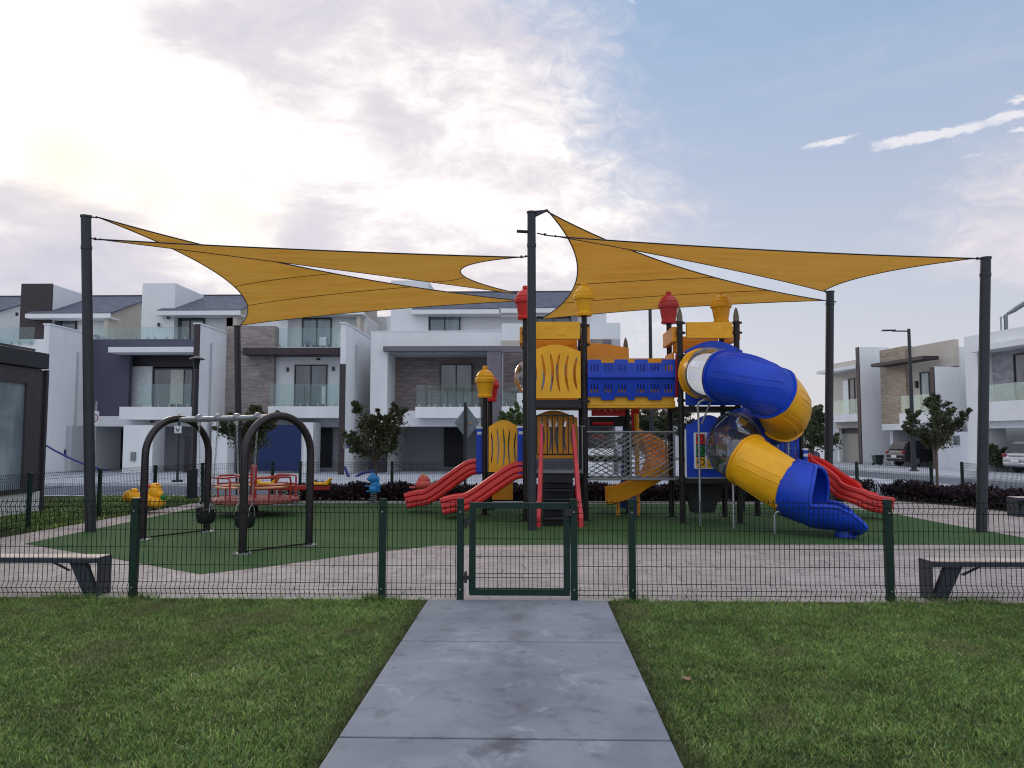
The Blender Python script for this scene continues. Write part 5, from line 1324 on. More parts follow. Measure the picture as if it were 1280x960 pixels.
# =================================================================== SWING SET
c1, c2 = Vector((G(178, 675) + G(258, 665)) / 2), Vector((G(303, 693) + G(386, 682)) / 2)
SW = thing('swing_set', (c1 + c2) / 2, 'toddler swing set with two dark brown hoop frames and a pale crossbar', 'swing set')
def arch(a, b, H=2.0):
    a = Vector(a); b = Vector(b); m_ = (a + b) / 2; L = (b - a).length; d = (b - a).normalized(); r = L / 2
    pts = [a + Vector((0, 0, z)) for z in (0, .5, 1.0)]
    zc = H - r * 1.02
    pts += [m_ - d * r * math.cos(t) + Vector((0, 0, zc + r * 1.0 * math.sin(t))) for t in [math.pi * k / 20 for k in range(21)]]
    pts += [b + Vector((0, 0, z)) for z in (1.0, .5, 0)]
    ao = MB().sweep(pts, .058, 14).build('hoop_frame', 'arch_brown', SW, smooth=True)
    f = MB()
    for q in (a, b):
        f.cyl(q.x, q.y, .0, .02, .13, 16)
        for k in range(4): ang = k * math.pi / 2 + .5; f.cyl(q.x + .1 * math.cos(ang), q.y + .1 * math.sin(ang), .02, .045, .013, 6)
    f.build('foot_plate', 'galv', ao)
    MB().sweep([a + Vector((0, 0, .035)), b + Vector((0, 0, .035))], .013, 6).build('ground_bar', 'brown_post', SW)
    return m_ + Vector((0, 0, zc + r))
k1 = arch(G(178, 675), G(258, 665)); k2 = arch(G(303, 693), G(386, 682))
bar = MB().sweep([k1 + Vector((0, 0, -.02)), k2 + Vector((0, 0, -.02))], .045, 12).build('crossbar', 'galv', SW, smooth=True)
bd = (k2 - k1); bdn = bd.normalized(); perp = Vector((-bdn.y, bdn.x, 0))
for t_ in (.32, .705):
    cc_ = k1 + bd * t_; zb2 = .27
    for s_ in (-.2, .2):
        tp_ = cc_ + bdn * s_ * 1.35
        f = MB(); f.sweep([tp_ - bdn * .03, tp_ + bdn * .03], .062, 12); f.box(tp_.x - .02, tp_.x + .02, tp_.y - .02, tp_.y + .02, tp_.z - .13, tp_.z - .04)
        f.build('hanger', 'galv', SW)
        # chain of links
        lo = cc_ + bdn * s_ * .85; lo.z = zb2 + .34; hi = tp_ + Vector((0, 0, -.12)); n = int((hi - lo).length / .045); ch = MB()
        for i in range(n):
            q = hi.lerp(lo, (i + .5) / n); dv = (lo - hi).normalized(); sd_ = bdn if i % 2 else perp; lk = []
            for k in range(8):
                a = 2 * math.pi * k / 8; lk.append(q + dv * .028 * math.cos(a) + sd_ * .013 * math.sin(a))
            ch.sweep(lk, .0045, 4, closed=True)
        chn = ch.build('chain', 'galv', SW)
    # bucket seat
    V = []; F = []; seg = 20; rings_ = [(.11, .0), (.145, .03), (.165, .10), (.175, .18), (.18, .235), (.165, .24), (.155, .18), (.14, .10), (.10, .05)]
    for r_, z in rings_:
        for k in range(seg):
            a = 2 * math.pi * k / seg; x_, y_ = math.cos(a) * r_ * 1.05, math.sin(a) * r_ * .85
            dip = -.075 * max(0, math.cos(2 * a - math.pi)) * (z / .24)
            V.append(Vector((cc_.x, cc_.y, zb2)) + bdn * x_ + perp * y_ + Vector((0, 0, z + dip)))
    for i in range(len(rings_) - 1):
        for k in range(seg): k2_ = (k + 1) % seg; F.append((i * seg + k, i * seg + k2_, (i + 1) * seg + k2_, (i + 1) * seg + k))
    F.append(tuple(range(seg))); F.append(tuple((len(rings_) - 1) * seg + k for k in range(seg))[::-1])
    bs = MB().add(V, F).build('bucket_seat', 'black_plastic', SW, smooth=True)
    f = MB()
    for s_ in (-1, 1):
        q = Vector((cc_.x, cc_.y, zb2 + .2)) + bdn * s_ * .175
        f.sweep(catmull([q + perp * .05 - Vector((0, 0, .02)), q + perp * .04 + Vector((0, 0, .10)), q + Vector((0, 0, .15)), q - perp * .04 + Vector((0, 0, .10)), q - perp * .05 - Vector((0, 0, .02))], 4), .008, 6)
    f.build('bail', 'galv', bs)
# =================================================================== MERRY-GO-ROUND
mc = Vector((X_(316.5, 640, 16.6), 16.6, 0)); MG = thing('merry_go_round', mc, 'red merry-go-round with tube railings and tan seats behind the swings', 'merry-go-round')
MB().lathe(mc + Vector((0, 0, .30)), [(.3, -.03), (.93, -.02), (.955, .0), (.955, .055), (.93, .07), (.0, .075)], 48).build('platform', 'disc_red', MG, smooth=True)
MB().cyl(mc.x, mc.y, 0, .28, .10, 16).cyl(mc.x, mc.y, .0, .05, .35, 20).build('hub', 'brown_post', MG)
pc = MB().cyl(mc.x, mc.y, .37, 1.02, .06, 16).build('centre_post', 'red_steel', MG, smooth=True)
MB().ball((mc.x, mc.y, 1.03), (.062, .062, .05)).build('cap', 'red_steel', pc, smooth=True)
for k in range(4):
    a0_ = R(20 + k * 90); a1_ = a0_ + R(58)
    def rp(a, r, z): return Vector((mc.x + r * math.cos(a), mc.y + r * math.sin(a), z))
    pts = [rp(a0_, .88, .36), rp(a0_, .88, .76), rp(a0_ + .04, .88, .82)] + [rp(a0_ + (a1_ - a0_) * q / 8, .88, .83) for q in range(1, 8)] + [rp(a1_ - .04, .88, .82), rp(a1_, .88, .76), rp(a1_, .88, .36)]
    f = MB().sweep(pts, .021, 8); am = (a0_ + a1_) / 2
    f.sweep([rp(a0_, .88, .66), rp(a1_, .88, .66)], .016, 8)
    f.sweep([rp(am, .88, .83), rp(am, .5, .82), rp(am, .08, .80)], .018, 8)
    f.build('railing', 'red_steel', MG, smooth=True)
    s_ = MB(); A = [rp(a0_ + (a1_ - a0_) * q / 6, .80, .60) for q in range(7)] + [rp(a1_ - (a1_ - a0_) * q / 6, .52, .60) for q in range(7)]
    s_.prism(A, (0, 0, .03)); s_.build('seat', 'seat_tan', MG, bevel=.008)
    MB().sweep([rp(am, .64, .36), rp(am, .64, .60)], .02, 8).build('seat_leg', 'red_steel', MG)
# =================================================================== SEESAW
sy = 18.9; s0, s1 = at(322, 609, sy), at(412, 609, sy); sc = (s0 + s1) / 2
SS = thing('seesaw', (sc.x, sy, 0), 'red seesaw with yellow seats in front of the purple hedge', 'seesaw')
MB().box(s0.x, s1.x, sy - .05, sy + .05, sc.z - .07, sc.z + .05).build('beam', 'red_steel', SS, bevel=.02)
for x, sg in ((s0.x + .22, -1), (s1.x - .25, 1)):
    pr = [(x - .22, sc.z + .06), (x + .22, sc.z + .06), (x + .30, sc.z + .22), (x + .26, sc.z + .23), (x + .12, sc.z + .12), (x - .12, sc.z + .12), (x - .26, sc.z + .23), (x - .30, sc.z + .22)]
    MB().prism([(a, sy - .11, b) for a, b in pr], (0, .22, 0)).build('seat', 'yellow_plastic', SS, bevel=.02)
def spring(x, y, z0, z1, r=.07, turns=5): return MB().sweep([(x + r * math.cos(2 * math.pi * turns * k / 60), y + r * math.sin(2 * math.pi * turns * k / 60), z0 + (z1 - z0) * k / 60) for k in range(61)], .014, 6)
for px in (355, 370): q = at(px, 615, sy); spring(q.x, sy, .02, sc.z - .07, .09).build('spring', 'grey_tube', SS, smooth=True)
MB().box(sc.x - .5, sc.x + .3, sy - .12, sy + .12, .004, .03).build('base_plate', 'grey_tube', SS)
# =================================================================== SPRING RIDERS
q = G(467, 629); r_ = thing('spring_rider', q, 'sky blue seahorse shaped spring rider beside the young tree', 'spring rider', 'spring riders')
spring(q.x, q.y, .02, .26, .08).build('spring', 'grey_tube', r_); MB().cyl(q.x, q.y, .004, .02, .18).build('base_plate', 'grey_tube', r_)
b_ = MB(); b_.ball((q.x, q.y, .36), (.12, .17, .12)).ball((q.x + .02, q.y, .47), (.10, .12, .12)).ball((q.x - .02, q.y - .04, .64), (.115, .13, .13)).ball((q.x - .10, q.y - .1, .62), (.06, .08, .05)).ball((q.x + .09, q.y, .60), (.06, .06, .09))
b_.ball((q.x + .12, q.y, .42), (.05, .05, .12)).build('body', 'sky_blue_plastic', r_, smooth=True)
MB().sweep([(q.x - .2, q.y - .05, .44), (q.x + .18, q.y - .05, .44)], .02, 8).build('handle', 'sky_blue_plastic', r_); MB().sweep([(q.x - .18, q.y - .02, .30), (q.x + .18, q.y - .02, .30)], .02, 8).build('footrest', 'sky_blue_plastic', r_)
q = Vector((X_(529, 620, 19.2), 19.2, 0)); r_ = thing('spring_rider', q, 'rounded coral red spring rider left of the red slides', 'spring rider', 'spring riders')
spring(q.x, q.y, .02, .34, .08).build('spring', 'grey_tube', r_); MB().cyl(q.x, q.y, .004, .02, .18).build('base_plate', 'grey_tube', r_)
MB().ball((q.x, q.y, .50), (.21, .26, .14)).ball((q.x + .01, q.y, .60), (.16, .18, .13)).build('body', 'coral_plastic', r_, smooth=True)
MB().ball((q.x - .01, q.y - .05, .735), (.05, .04, .04)).ball((q.x + .07, q.y - .05, .71), (.04, .04, .03)).build('horns', 'seat_tan', r_, smooth=True)
MB().sweep([(q.x - .34, q.y - .03, .43), (q.x + .34, q.y - .03, .43)], .028, 8).build('handle', 'coral_plastic', r_)
q = Vector((X_(180, 640, 16.9), 16.9, 0)); r_ = thing('spring_rider', q, 'big yellow animal spring rider with red crest behind the left swing hoop', 'spring rider', 'spring riders')
spring(q.x, q.y, .02, .17, .09).build('spring', 'grey_tube', r_); MB().cyl(q.x, q.y, .004, .02, .2).build('base_plate', 'grey_tube', r_)
b_ = MB(); b_.ball((q.x + .02, q.y, .30), (.36, .2, .17)).ball((q.x - .30, q.y, .38), (.17, .16, .14)).ball((q.x - .40, q.y, .33), (.09, .12, .10)).ball((q.x + .24, q.y, .46), (.15, .15, .17)).ball((q.x + .24, q.y, .58), (.13, .12, .09)).ball((q.x + .28, q.y, .25), (.18, .2, .13)).ball((q.x - .24, q.y, .50), (.09, .1, .05))
b_.ball((q.x + .37, q.y - .05, .42), (.08, .08, .08)).build('body', 'yellow_plastic', r_, smooth=True)
MB().ball((q.x + .13, q.y - .05, .60), (.055, .05, .04)).ball((q.x + .3, q.y - .05, .63), (.04, .04, .02)).build('crest', 'red_plastic', r_, smooth=True)
MB().ball((q.x + .44, q.y - .05, .36), (.06, .06, .08)).build('handle', 'green_plastic', r_, smooth=True)
# =================================================================== BENCHES
def bench(xe, sgn, L, y0, y1, label, name='bench'):
    """end panel at xe, bench extends sgn*-1... away from the centre"""
    b = thing(name, (xe + sgn * L / 2, (y0 + y1) / 2, 0), label, 'bench')
    H = .40; d = sgn
    def bx(a, c, ya, yb_, z0, z1): return MB().box(xe + d * a, xe + d * c, ya, yb_, z0, z1)
    bx(0, .012, y0, y1, 0, H).build('end_panel', 'bench_steel', b, bevel=.004); bx(L - .012, L, y0, y1, 0, H).build('end_panel', 'bench_steel', b, bevel=.004)
    f = bx(.014, L - .014, y0, y0 + .02, H - .055, H - .004); f.box(xe + d * .014, xe + d * (L - .014), y1 - .02, y1, H - .055, H - .004); f.build('frame', 'bench_steel', b)
    n = 4; w = (y1 - y0 - .05) / n
    for i in range(n):
        bx(.016, L - .016, y0 + .025 + i * w + .004, y0 + .025 + (i + 1) * w - .004, H - .032, H + .004).build('board', 'bench_wood', b, bevel=.004)
    for e in (0, 1):
        s = (lambda a: xe + d * a) if e == 0 else (lambda a: xe + d * (L - a))
        MB().prism([(s(.03), y0 + .05, 0), (s(.17), y0 + .05, 0), (s(.34), y0 + .05, H - .056), (s(.10 + .11), y0 + .05, H - .056)] if False else
                   [(s(.025), y0 + .05, .0), (s(.17), y0 + .05, .0), (s(.34), y0 + .05, H - .058), (s(.17), y0 + .05, H - .058)], (0, .07, 0)).build('slanted_leg', 'bench_steel', b, bevel=.004)
        MB().prism([(s(.33), y0 + .06, H - .14), (s(.35), y0 + .06, H - .15), (s(.54), y0 + .06, H - .058), (s(.51), y0 + .06, H - .058)], (0, .03, 0)).build('brace', 'bench_steel', b)
    return b
bench(X_(122, 720, 8.04), -1, 1.9, 8.04, 8.31, 'wood topped steel bench at the left behind the front fence')
bench(X_(1165, 720, 8.02), 1, 1.9, 8.02, 8.29, 'wood topped steel bench at the right behind the front fence')
bb_ = bench(G(1272, 641).x, -1, .55, 16.6, 17.0, 'far wooden bench beside the right hedge behind the sail pole')
bpy.data.objects.remove  # keep
# =================================================================== LAMPS, SIGNS
def street_lamp(x, y, H, arm, label, r=.06):
    l = thing('street_lamp', (x, y, 0), label, 'street lamp', 'slim arm street lamps')
    MB().sweep([(x, y, 0), (x, y, H * .35), (x, y, H)], [r * 1.4, r * 1.1, r * .85], 12).build('pole', 'charcoal', l, smooth=True)
    MB().lathe((x, y, 0), [(.22, 0), (.22, .05), (.13, .1), (.1, .35)], 12).build('base', 'charcoal', l)
    a = Vector(arm); MB().sweep([(x, y, H - .12), Vector((x, y, H - .10)) + a * .7], .035, 8).build('arm', 'charcoal', l)
    e = Vector((x, y, H - .10)) + a * .85; an = a.normalized(); sd_ = Vector((-an.y, an.x, 0)); A = a * .28
    MB().prism([e - A - sd_ * .07, e + A - sd_ * .1, e + A + sd_ * .1, e - A + sd_ * .07], (0, 0, .07)).build('lamp_head', 'charcoal', l, bevel=.01)
q = G(1142.5, 589); street_lamp(q.x, q.y, Z_(1142, 411, q.y), (-1.15, .1, 0), 'tall slim street lamp with arm pointing left, in front of the tan stone house', .09)
q = Vector((X_(814, 500, 24), 24, 0)); street_lamp(q.x, 24, Z_(811, 326, 24), (.1, 1.2, 0), 'tall slim street lamp rising behind the yellow sail and blue bridge', .055)
q = G(241, 624); L_ = thing('lantern_post', q, 'short dark lantern lamp post beside the left fence', 'lamp post')
MB().box(q.x - .13, q.x + .07, q.y - .12, q.y + .12, 0, Z_(240, 586, q.y)).build('pedestal', 'charcoal', L_, bevel=.01)
MB().cyl(q.x, q.y, .5, Z_(240, 463, q.y), .045, 12).build('pole', 'charcoal', L_, smooth=True)
zc_ = Z_(240, 464, q.y); MB().lathe((q.x, q.y, zc_), [(.04, 0), (.06, .03), (.05, .05), (.10, .32)], 8).build('lantern', 'car_glass', L_)
MB().lathe((q.x, q.y, zc_ + .32), [(.20, 0), (.21, .02), (.12, .06), (.02, .09)], 12).build('lantern_roof', 'charcoal', L_)
# diamond sign seen from behind
q = Vector((X_(581.5, 560, 22.6), 22.6, -.1)); s = thing('road_sign', q, 'grey back of a diamond road sign above the red slides', 'sign', 'street signs')
MB().cyl(q.x, q.y, -.1, Z_(581, 503, 22.6), .045, 10).build('post', 'charcoal', s)
cz = at(583.5, 528.5, 22.65); hd = .50; V, F = curve_mesh([[(0, -hd), (hd * .74, 0), (0, hd), (-hd * .74, 0)]], .01); MB().add(V, F).xf(Matrix.Translation((cz.x, 22.66, cz.z))).build('sign_plate', 'sign_back', s)
MB().cyl(cz.x + .1, 22.64, cz.z - .03, cz.z + .03, .04, 8).build('bracket', 'seat_tan', s)
# no-parking sign behind the left pole
q = Vector((X_(117.5, 560, 27.5), 27.5, -.1)); s = thing('road_sign', q, 'white no parking sign with ring and letter E behind the leftmost pole', 'sign', 'street signs')
MB().cyl(q.x, 27.55, -.1, 3, .03, 8).build('post', 'galv', s)
cz = at(118, 523.5, 27.5); sq = .27
pl = MB().box(cz.x - .17, cz.x + .17, 27.48, 27.5, cz.z - sq, cz.z + sq).build('sign_plate', 'sign_white', s, bevel=.01)
ring_ = lambda r, n=28: [(r * math.cos(2 * math.pi * k / n), r * math.sin(2 * math.pi * k / n)) for k in range(n)]
V, F = curve_mesh([ring_(.155), ring_(.125)], .006); MB().add(V, F).xf(Matrix.Translation((cz.x, 27.47, cz.z + .04))).build('ring', 'tail_red', pl)
MB().add(*text_mesh('E', .22)).xf(Matrix.Translation((cz.x, 27.47, cz.z + .04))).build('letter', 'ink', pl)
MB().box(cz.x - .02, cz.x + .02, -.011, 0, -.15, .15).build('slash', 'tail_red', pl) if False else None
q = Vector((X_(221.5, 600, 29), 29, 0)); s = thing('road_sign', q, 'small white sign with arrow on a thin post seen under the left swing hoop', 'sign', 'street signs')
MB().cyl(q.x, 29.02, 0, Z_(221, 518, 29), .045, 8).build('post', 'charcoal', s); MB().cyl(q.x, 29.02, 0, .08, .2, 10).build('base', 'charcoal', s)
cz = at(223, 537, 29); pl = MB().box(cz.x - .14, cz.x + .14, 28.95, 28.97, cz.z - .14, cz.z + .14).build('sign_plate', 'sign_white', s, bevel=.01)
V, F = curve_mesh([[(-.09, .05), (0, -.09), (.09, .05), (.05, .05), (0, -.03), (-.05, .05)]], .004); MB().add(V, F).xf(Matrix.Translation((cz.x, 28.945, cz.z))).build('arrow', 'ink', pl)
# ribbons / hoses on the facades
def cord(pts, r, m, name, label, cat): tag(MB().sweep(catmull(pts, 6), r, 6).build(name, m, smooth=True), label, cat)
cord([at(58, 557, 34), at(70, 564, 33.5), at(95, 576, 33), at(120, 585, 33), at(135, 588, 34)], .05, 'ribbon_blue', 'blue_hose', 'blue hose sagging across the front of the slate house', 'hose')
cord([at(205, 602, 32), at(222, 599, 32), at(240, 597, 33)], .03, 'ribbon_blue', 'blue_hose', 'short blue hose lying on the driveway under the left swing hoop', 'hose')
cord([at(431, 584, 33.5), at(436, 596, 33), at(442, 598, 33), at(452, 592, 33.5), at(470, 588, 34)], .06, 'ribbon_blue', 'blue_hose', 'dark blue hose curling on the ground left of the bushy tree', 'hose')
# =================================================================== CARS, BIN
def car(x, y, rz, paint, label, L=4.1, W_=1.75, H=1.52):
    """local: +x forward, rear at x=0"""
    c = thing('parked_car', (x, y, 0), label, 'car', 'cars parked at the houses')
    Mx = Matrix.Translation((x, y, 0)) @ Matrix.Rotation(rz, 4, 'Z')
    low = [(.05, .28), (L - .15, .28), (L, .45), (L - .05, .75), (L - .45, .90), (L - 1.15, .98), (.12, .98), (.0, .80), (-.02, .50)]
    hw = W_ / 2
    def loft(prof, h0, h1, zs):   # widths taper with z
        m = MB(); n = len(prof); V = []
        for sgn in (-1, 1):
            for (px, pz) in prof:
                k = (pz - zs[0]) / (zs[1] - zs[0]); V.append((px, sgn * (h0 + (h1 - h0) * k), pz))
        m.add(V, [tuple(range(n))[::-1], tuple(range(n, 2 * n))] + [(i, (i + 1) % n, n + (i + 1) % n, n + i) for i in range(n)]); return m
    loft(low, hw, hw - .03, (.28, .98)).xf(Mx).build('body', paint, c, bevel=.06, smooth=True)
    cab = [(.10, .98), (L - 1.1, .98), (L - 1.85, H - .06), (L - 2.3, H), (.75, H), (.42, H - .06)]
    loft(cab, hw - .05, hw - .25, (.98, H)).xf(Mx).build('cabin', paint, c, bevel=.04, smooth=True)
    wi = [(.55, 1.02), (L - 1.35, 1.02), (L - 1.95, H - .12), (.72, H - .12)]
    g = MB()
    for sgn in (-1, 1):
        V = [];
        for px, pz in wi:
            k = (pz - .98) / (H - .98); V.append(Vector((px, sgn * (hw - .05 - .20 * k + .008), pz)))
        g.prism(V, (0, sgn * .006, 0))
    # rear and front glass
    for (xa, za), (xb, zb__) in (((.12, 1.02), (.36, H - .12)), ((L - 1.14, 1.02), (L - 1.76, H - .12))):
        off = -.03 if xa < 1 else .03
        wa, wb = hw - .14, hw - .28
        V = [(xa + off, -wa, za), (xa + off, wa, za), (xb + off, wb, zb__), (xb + off, -wb, zb__)]
        g.prism(V, (off * .3, 0, .004))
    g.xf(Mx).build('window', 'car_glass', c)
    for wx in (.78, L - .85):
        for sgn in (-1, 1):
            t = MB(); t.sweep([(wx, sgn * (hw - .2), .31), (wx, sgn * (hw + .01), .31)], .31, 22); wh = t.xf(Mx).build('wheel', 'tyre', c, bevel=.02)
            r0 = MB(); r0.sweep([(wx, sgn * (hw + .0), .31), (wx, sgn * (hw + .022), .31)], .2, 14)
            r0.xf(Mx).build('rim', 'chrome', wh)
    for sgn in (-1, 1):
        MB().box(-.035, .10, sgn * (hw - .24), sgn * (hw - .01), .76, .92).xf(Mx).build('tail_light', 'tail_red', c, bevel=.02)
        MB().box(L - 1.35, L - 1.2, sgn * (hw - .01), sgn * (hw + .16), .98, 1.1).xf(Mx).build('mirror', paint, c, bevel=.03)
    MB().box(-.06, .06, -hw + .1, hw - .1, .36, .50).xf(Mx).build('bumper', paint, c, bevel=.03)
    MB().box(-.045, -.02, -.5, .5, .80, .86).xf(Mx).build('trim', 'chrome', c); MB().box(-.075, -.06, -.24, .24, .52, .66).xf(Mx).build('number_plate', 'sign_white', c)
hd_ = math.atan2(.1552, .9879)
q = G(1128, 583.5); car(q.x, q.y + .9, hd_, 'car_grey', 'dark grey hatchback parked nose-in at the tan stone house')
q = G(1272, 588.5); car(X_(1257, 575, 38.1), 37.3, hd_, 'car_silver', 'silver car parked nose-in at the right edge')
q = G(1018, 581); car(q.x - 3.6, q.y + 1.2, hd_ + R(-12), 'car_navy', 'dark navy car half hidden behind the blue slide top')
q = G(1097.5, 581.5); bn = thing('rubbish_bin', q, 'dark wheeled rubbish bin left of the grey hatchback', 'bin')
MB().hexa([(q.x - .2, q.y - .22, .06), (q.x + .2, q.y - .22, .06), (q.x + .2, q.y + .22, .06), (q.x - .2, q.y + .22, .06), (q.x - .27, q.y - .28, .58), (q.x + .27, q.y - .28, .58), (q.x + .27, q.y + .28, .58), (q.x - .27, q.y + .28, .58)]).build('body', 'bin_plastic', bn, bevel=.02)
MB().box(q.x - .29, q.x + .29, q.y - .3, q.y + .3, .583, .63).build('lid', 'bin_plastic', bn, bevel=.02)
MB().sweep([(q.x - .25, q.y + .2, .07), (q.x - .18, q.y + .2, .07)], .07, 10).sweep([(q.x + .18, q.y + .2, .07), (q.x + .25, q.y + .2, .07)], .07, 10).build('wheel', 'tyre', bn)
# =================================================================== TREES
def leaves(centers, radii, n, size, seedn, flat=.6):
    rg = np.random.default_rng(seedn)
    k = rg.integers(0, len(centers), n); C_ = np.array(centers)[k]; Rr = np.array(radii)[k][:, None]
    d = rg.normal(size=(n, 3)); d /= np.linalg.norm(d, axis=1)[:, None]
    p = C_ + d * Rr * (rg.random((n, 1)) ** .45) * np.array([1, 1, .85])
    a = rg.normal(size=(n, 3)); a /= np.linalg.norm(a, axis=1)[:, None]; b = np.cross(a, rg.normal(size=(n, 3))); b /= np.linalg.norm(b, axis=1)[:, None]
    s = size * (.6 + .8 * rg.random((n, 1)))
    V = np.stack([p - a * s, p + b * s * .42, p + a * s, p - b * s * .42], 1).reshape(-1, 3)
    return V, n
def quadmesh(name, V, n, m, origin, parent=None):
    me = bpy.data.meshes.new(name); V = (V - np.array(origin)).astype(np.float32)
    me.vertices.add(n * 4); me.vertices.foreach_set('co', V.ravel()); me.loops.add(n * 4); me.loops.foreach_set('vertex_index', np.arange(n * 4, dtype=np.int32))
    me.polygons.add(n); me.polygons.foreach_set('loop_start', np.arange(0, n * 4, 4, dtype=np.int32)); me.update(); me.validate()
    me.materials.append(M(m)); o = bpy.data.objects.new(name, me); col.objects.link(o)
    if parent: o.parent = parent; o.location = Vector(origin) - WL[parent.name]
    else: o.location = origin
    return o
def tree(x, y, z0, zt, w, h, label, n=2600, seed_=1, lm='leaf', size=.040, lean=0, group='young street trees'):
    rg = random.Random(seed_)
    t = thing('young_tree', (x, y, z0), label, 'tree', group)
    base_ = zt - h; tr_ = MB()
    fork = base_ + h * .12
    tr_.sweep(catmull([(x, y, z0), (x + .03, y, z0 + (fork - z0) * .5), (x + lean * .3, y, fork)], 4), [.04 * (1 - .25 * k / 8) for k in range(9)], 8)
    cs = []; rs = []
    nb = 16
    for i in range(nb):
        a = 2 * math.pi * i / nb * 2.4 + rg.random() * .7; rr = w / 2 * (.25 + .80 * rg.random()); hz = fork + h * (.08 + .74 * rg.random())
        if rr > w * .36: hz = min(hz, fork + h * .55)
        e = Vector((x + lean + rr * math.cos(a), y + rr * math.sin(a) * .9, hz)); s0_ = Vector((x + lean * .3, y, fork - .05))
        bp = catmull([s0_, (x + lean + rr * .35 * math.cos(a), y + rr * .35 * math.sin(a), fork + (hz - fork) * .55), e], 4)
        tr_.sweep(bp, [.022 * (1 - .75 * k / 8) for k in range(9)], 5)
        cs.append(e); rs.append(w * .17 * (.5 + .8 * rg.random()))
        for q_ in (5, 7): cs.append(bp[q_]); rs.append(w * .11 * (.6 + .8 * rg.random()))
        for q_ in range(3):   # leafy shoots
            d_ = Vector((rg.uniform(-1, 1), rg.uniform(-1, 1), rg.uniform(-.1, 1.4))).normalized()
            for z_ in (.07, .13, .18): cs.append(e + d_ * w * z_); rs.append(w * .05)
    for k in range(12): cs.append((x + lean + w * .22 * rg.uniform(-1, 1), y + w * .2 * rg.uniform(-1, 1), base_ + h * rg.uniform(.25, .62))); rs.append(w * .15)
    for k in range(5): cs.append((x + lean + .03 * (k % 2), y, zt - h * .06 * (k + 1))); rs.append(w * .035)
    tr_.build('trunk', 'bark', t, smooth=True)
    V, nn = leaves([tuple(c) for c in cs], rs, int(n * 2.7), size, seed_)
    quadmesh('crown', V, nn, lm, (x, y, base_ + h / 2), t)
q = at(473, 620, 20.3); tree(q.x - .1, 20.3, 0, Z_(473, 508, 20.3), 1.75, 1.65, 'dense young tree above the blue spring rider', 5200, 11, lean=.05)
q = at(313, 600, 21.6); tree(q.x, 21.6, 0, Z_(313, 503, 21.6), 1.65, 1.75, 'leafy young tree in front of the blue tarp, behind the swings', 4600, 12)
q = at(638, 600, 24.0); tree(q.x, 24.0, 0, Z_(638, 508, 24), 1.3, 1.5, 'small tree behind the yellow slotted panel left of the middle pole', 2500, 13, 'leaf_light')
q = at(815, 600, 27); tree(q.x, 27, 0, Z_(815, 498, 27), 2.3, 2.1, 'bushy tree seen under the blue bridge', 6500, 14, size=.06)
q = at(1017, 600, 38); tree(q.x, 38, 0, Z_(1017, 513, 38), 2.5, 2.4, 'distant tree between the tube slide and the rear right pole', 3600, 15, size=.085)
q = at(1170, 600, 20.2); tree(q.x, 20.2, 0, Z_(1175, 499, 20.2), 1.35, 1.5, 'young tree with forked trunk in front of the grey hatchback', 3600, 16, lean=.10)
q = Vector((X_(1246, 575, 39.0), 39.0, 0)); tree(q.x, q.y, 0, 1.2, 1.2, 1.1, 'low shrub against the wall beside the silver car', 1500, 17, size=.1, group='shrubs by the garages')
q = G(1232, 584); 
# shrubs / hedge
def strip_leaves(poly_pts, n, zlo, zhi, size, seedn, mname, name, label):
    rg = np.random.default_rng(seedn); A = np.array(poly_pts)   # list of (x0,y0,x1,y1,weight) rectangles as quads
    out = []
    tot = sum(w for *_, w in poly_pts)
    for (x0, y0, x1, y1, dx, w) in []: pass
    for (ax, ay, bx_, by_, dpt, w) in poly_pts:
        k = int(n * w / tot); t = rg.random(k); s = rg.random(k) * dpt
        d = np.array([bx_ - ax, by_ - ay]); L = np.hypot(*d); nn = np.array([-d[1], d[0]]) / L
        px = ax + d[0] * t + nn[0] * s; py = ay + d[1] * t + nn[1] * s
        top_ = zhi * (.72 + .32 * np.sin(px * 5.1 + 1.3 * np.sin(py * 3 + px)) * .35 + .20 * rg.random(k)); pz = zlo + (top_ - zlo) * rg.random(k) ** .6
        out.append(np.stack([px, py, pz], 1))
    p = np.concatenate(out); n = len(p)
    a = rg.normal(size=(n, 3)); a[:, 2] = abs(a[:, 2]) + .3; a /= np.linalg.norm(a, axis=1)[:, None]; b = np.cross(a, rg.normal(size=(n, 3))); b /= np.linalg.norm(b, axis=1)[:, None]
    s = size * (.6 + .8 * rg.random((n, 1)))
    V = np.stack([p - a * s, p + b * s * .4, p + a * s, p - b * s * .4], 1).reshape(-1, 3)
    o = quadmesh(name, V, n, mname, (0, 20, 0)); tag(o, label, 'hedge', kind='stuff')
e1, e2, e3 = G(1100, 624), G(1190, 631), G(1290, 642)
strip_leaves([(-6.6, 19.8, 6.8, 19.8, .85, 13.4), (6.8, 19.8, e1.x, e1.y + .1, .8, 2.6), (e1.x, e1.y + .1, e2.x, e2.y + .1, .9, 2), (e2.x, e2.y + .1, e3.x - .1, e3.y, .8, 2), (e3.x - .1, e3.y, 11.3, 12, .5, 3)], 60000, .0, .52, .05, 5, 'leaf_purple', 'purple_hedge', 'low dark purple hedge along the back of the turf')
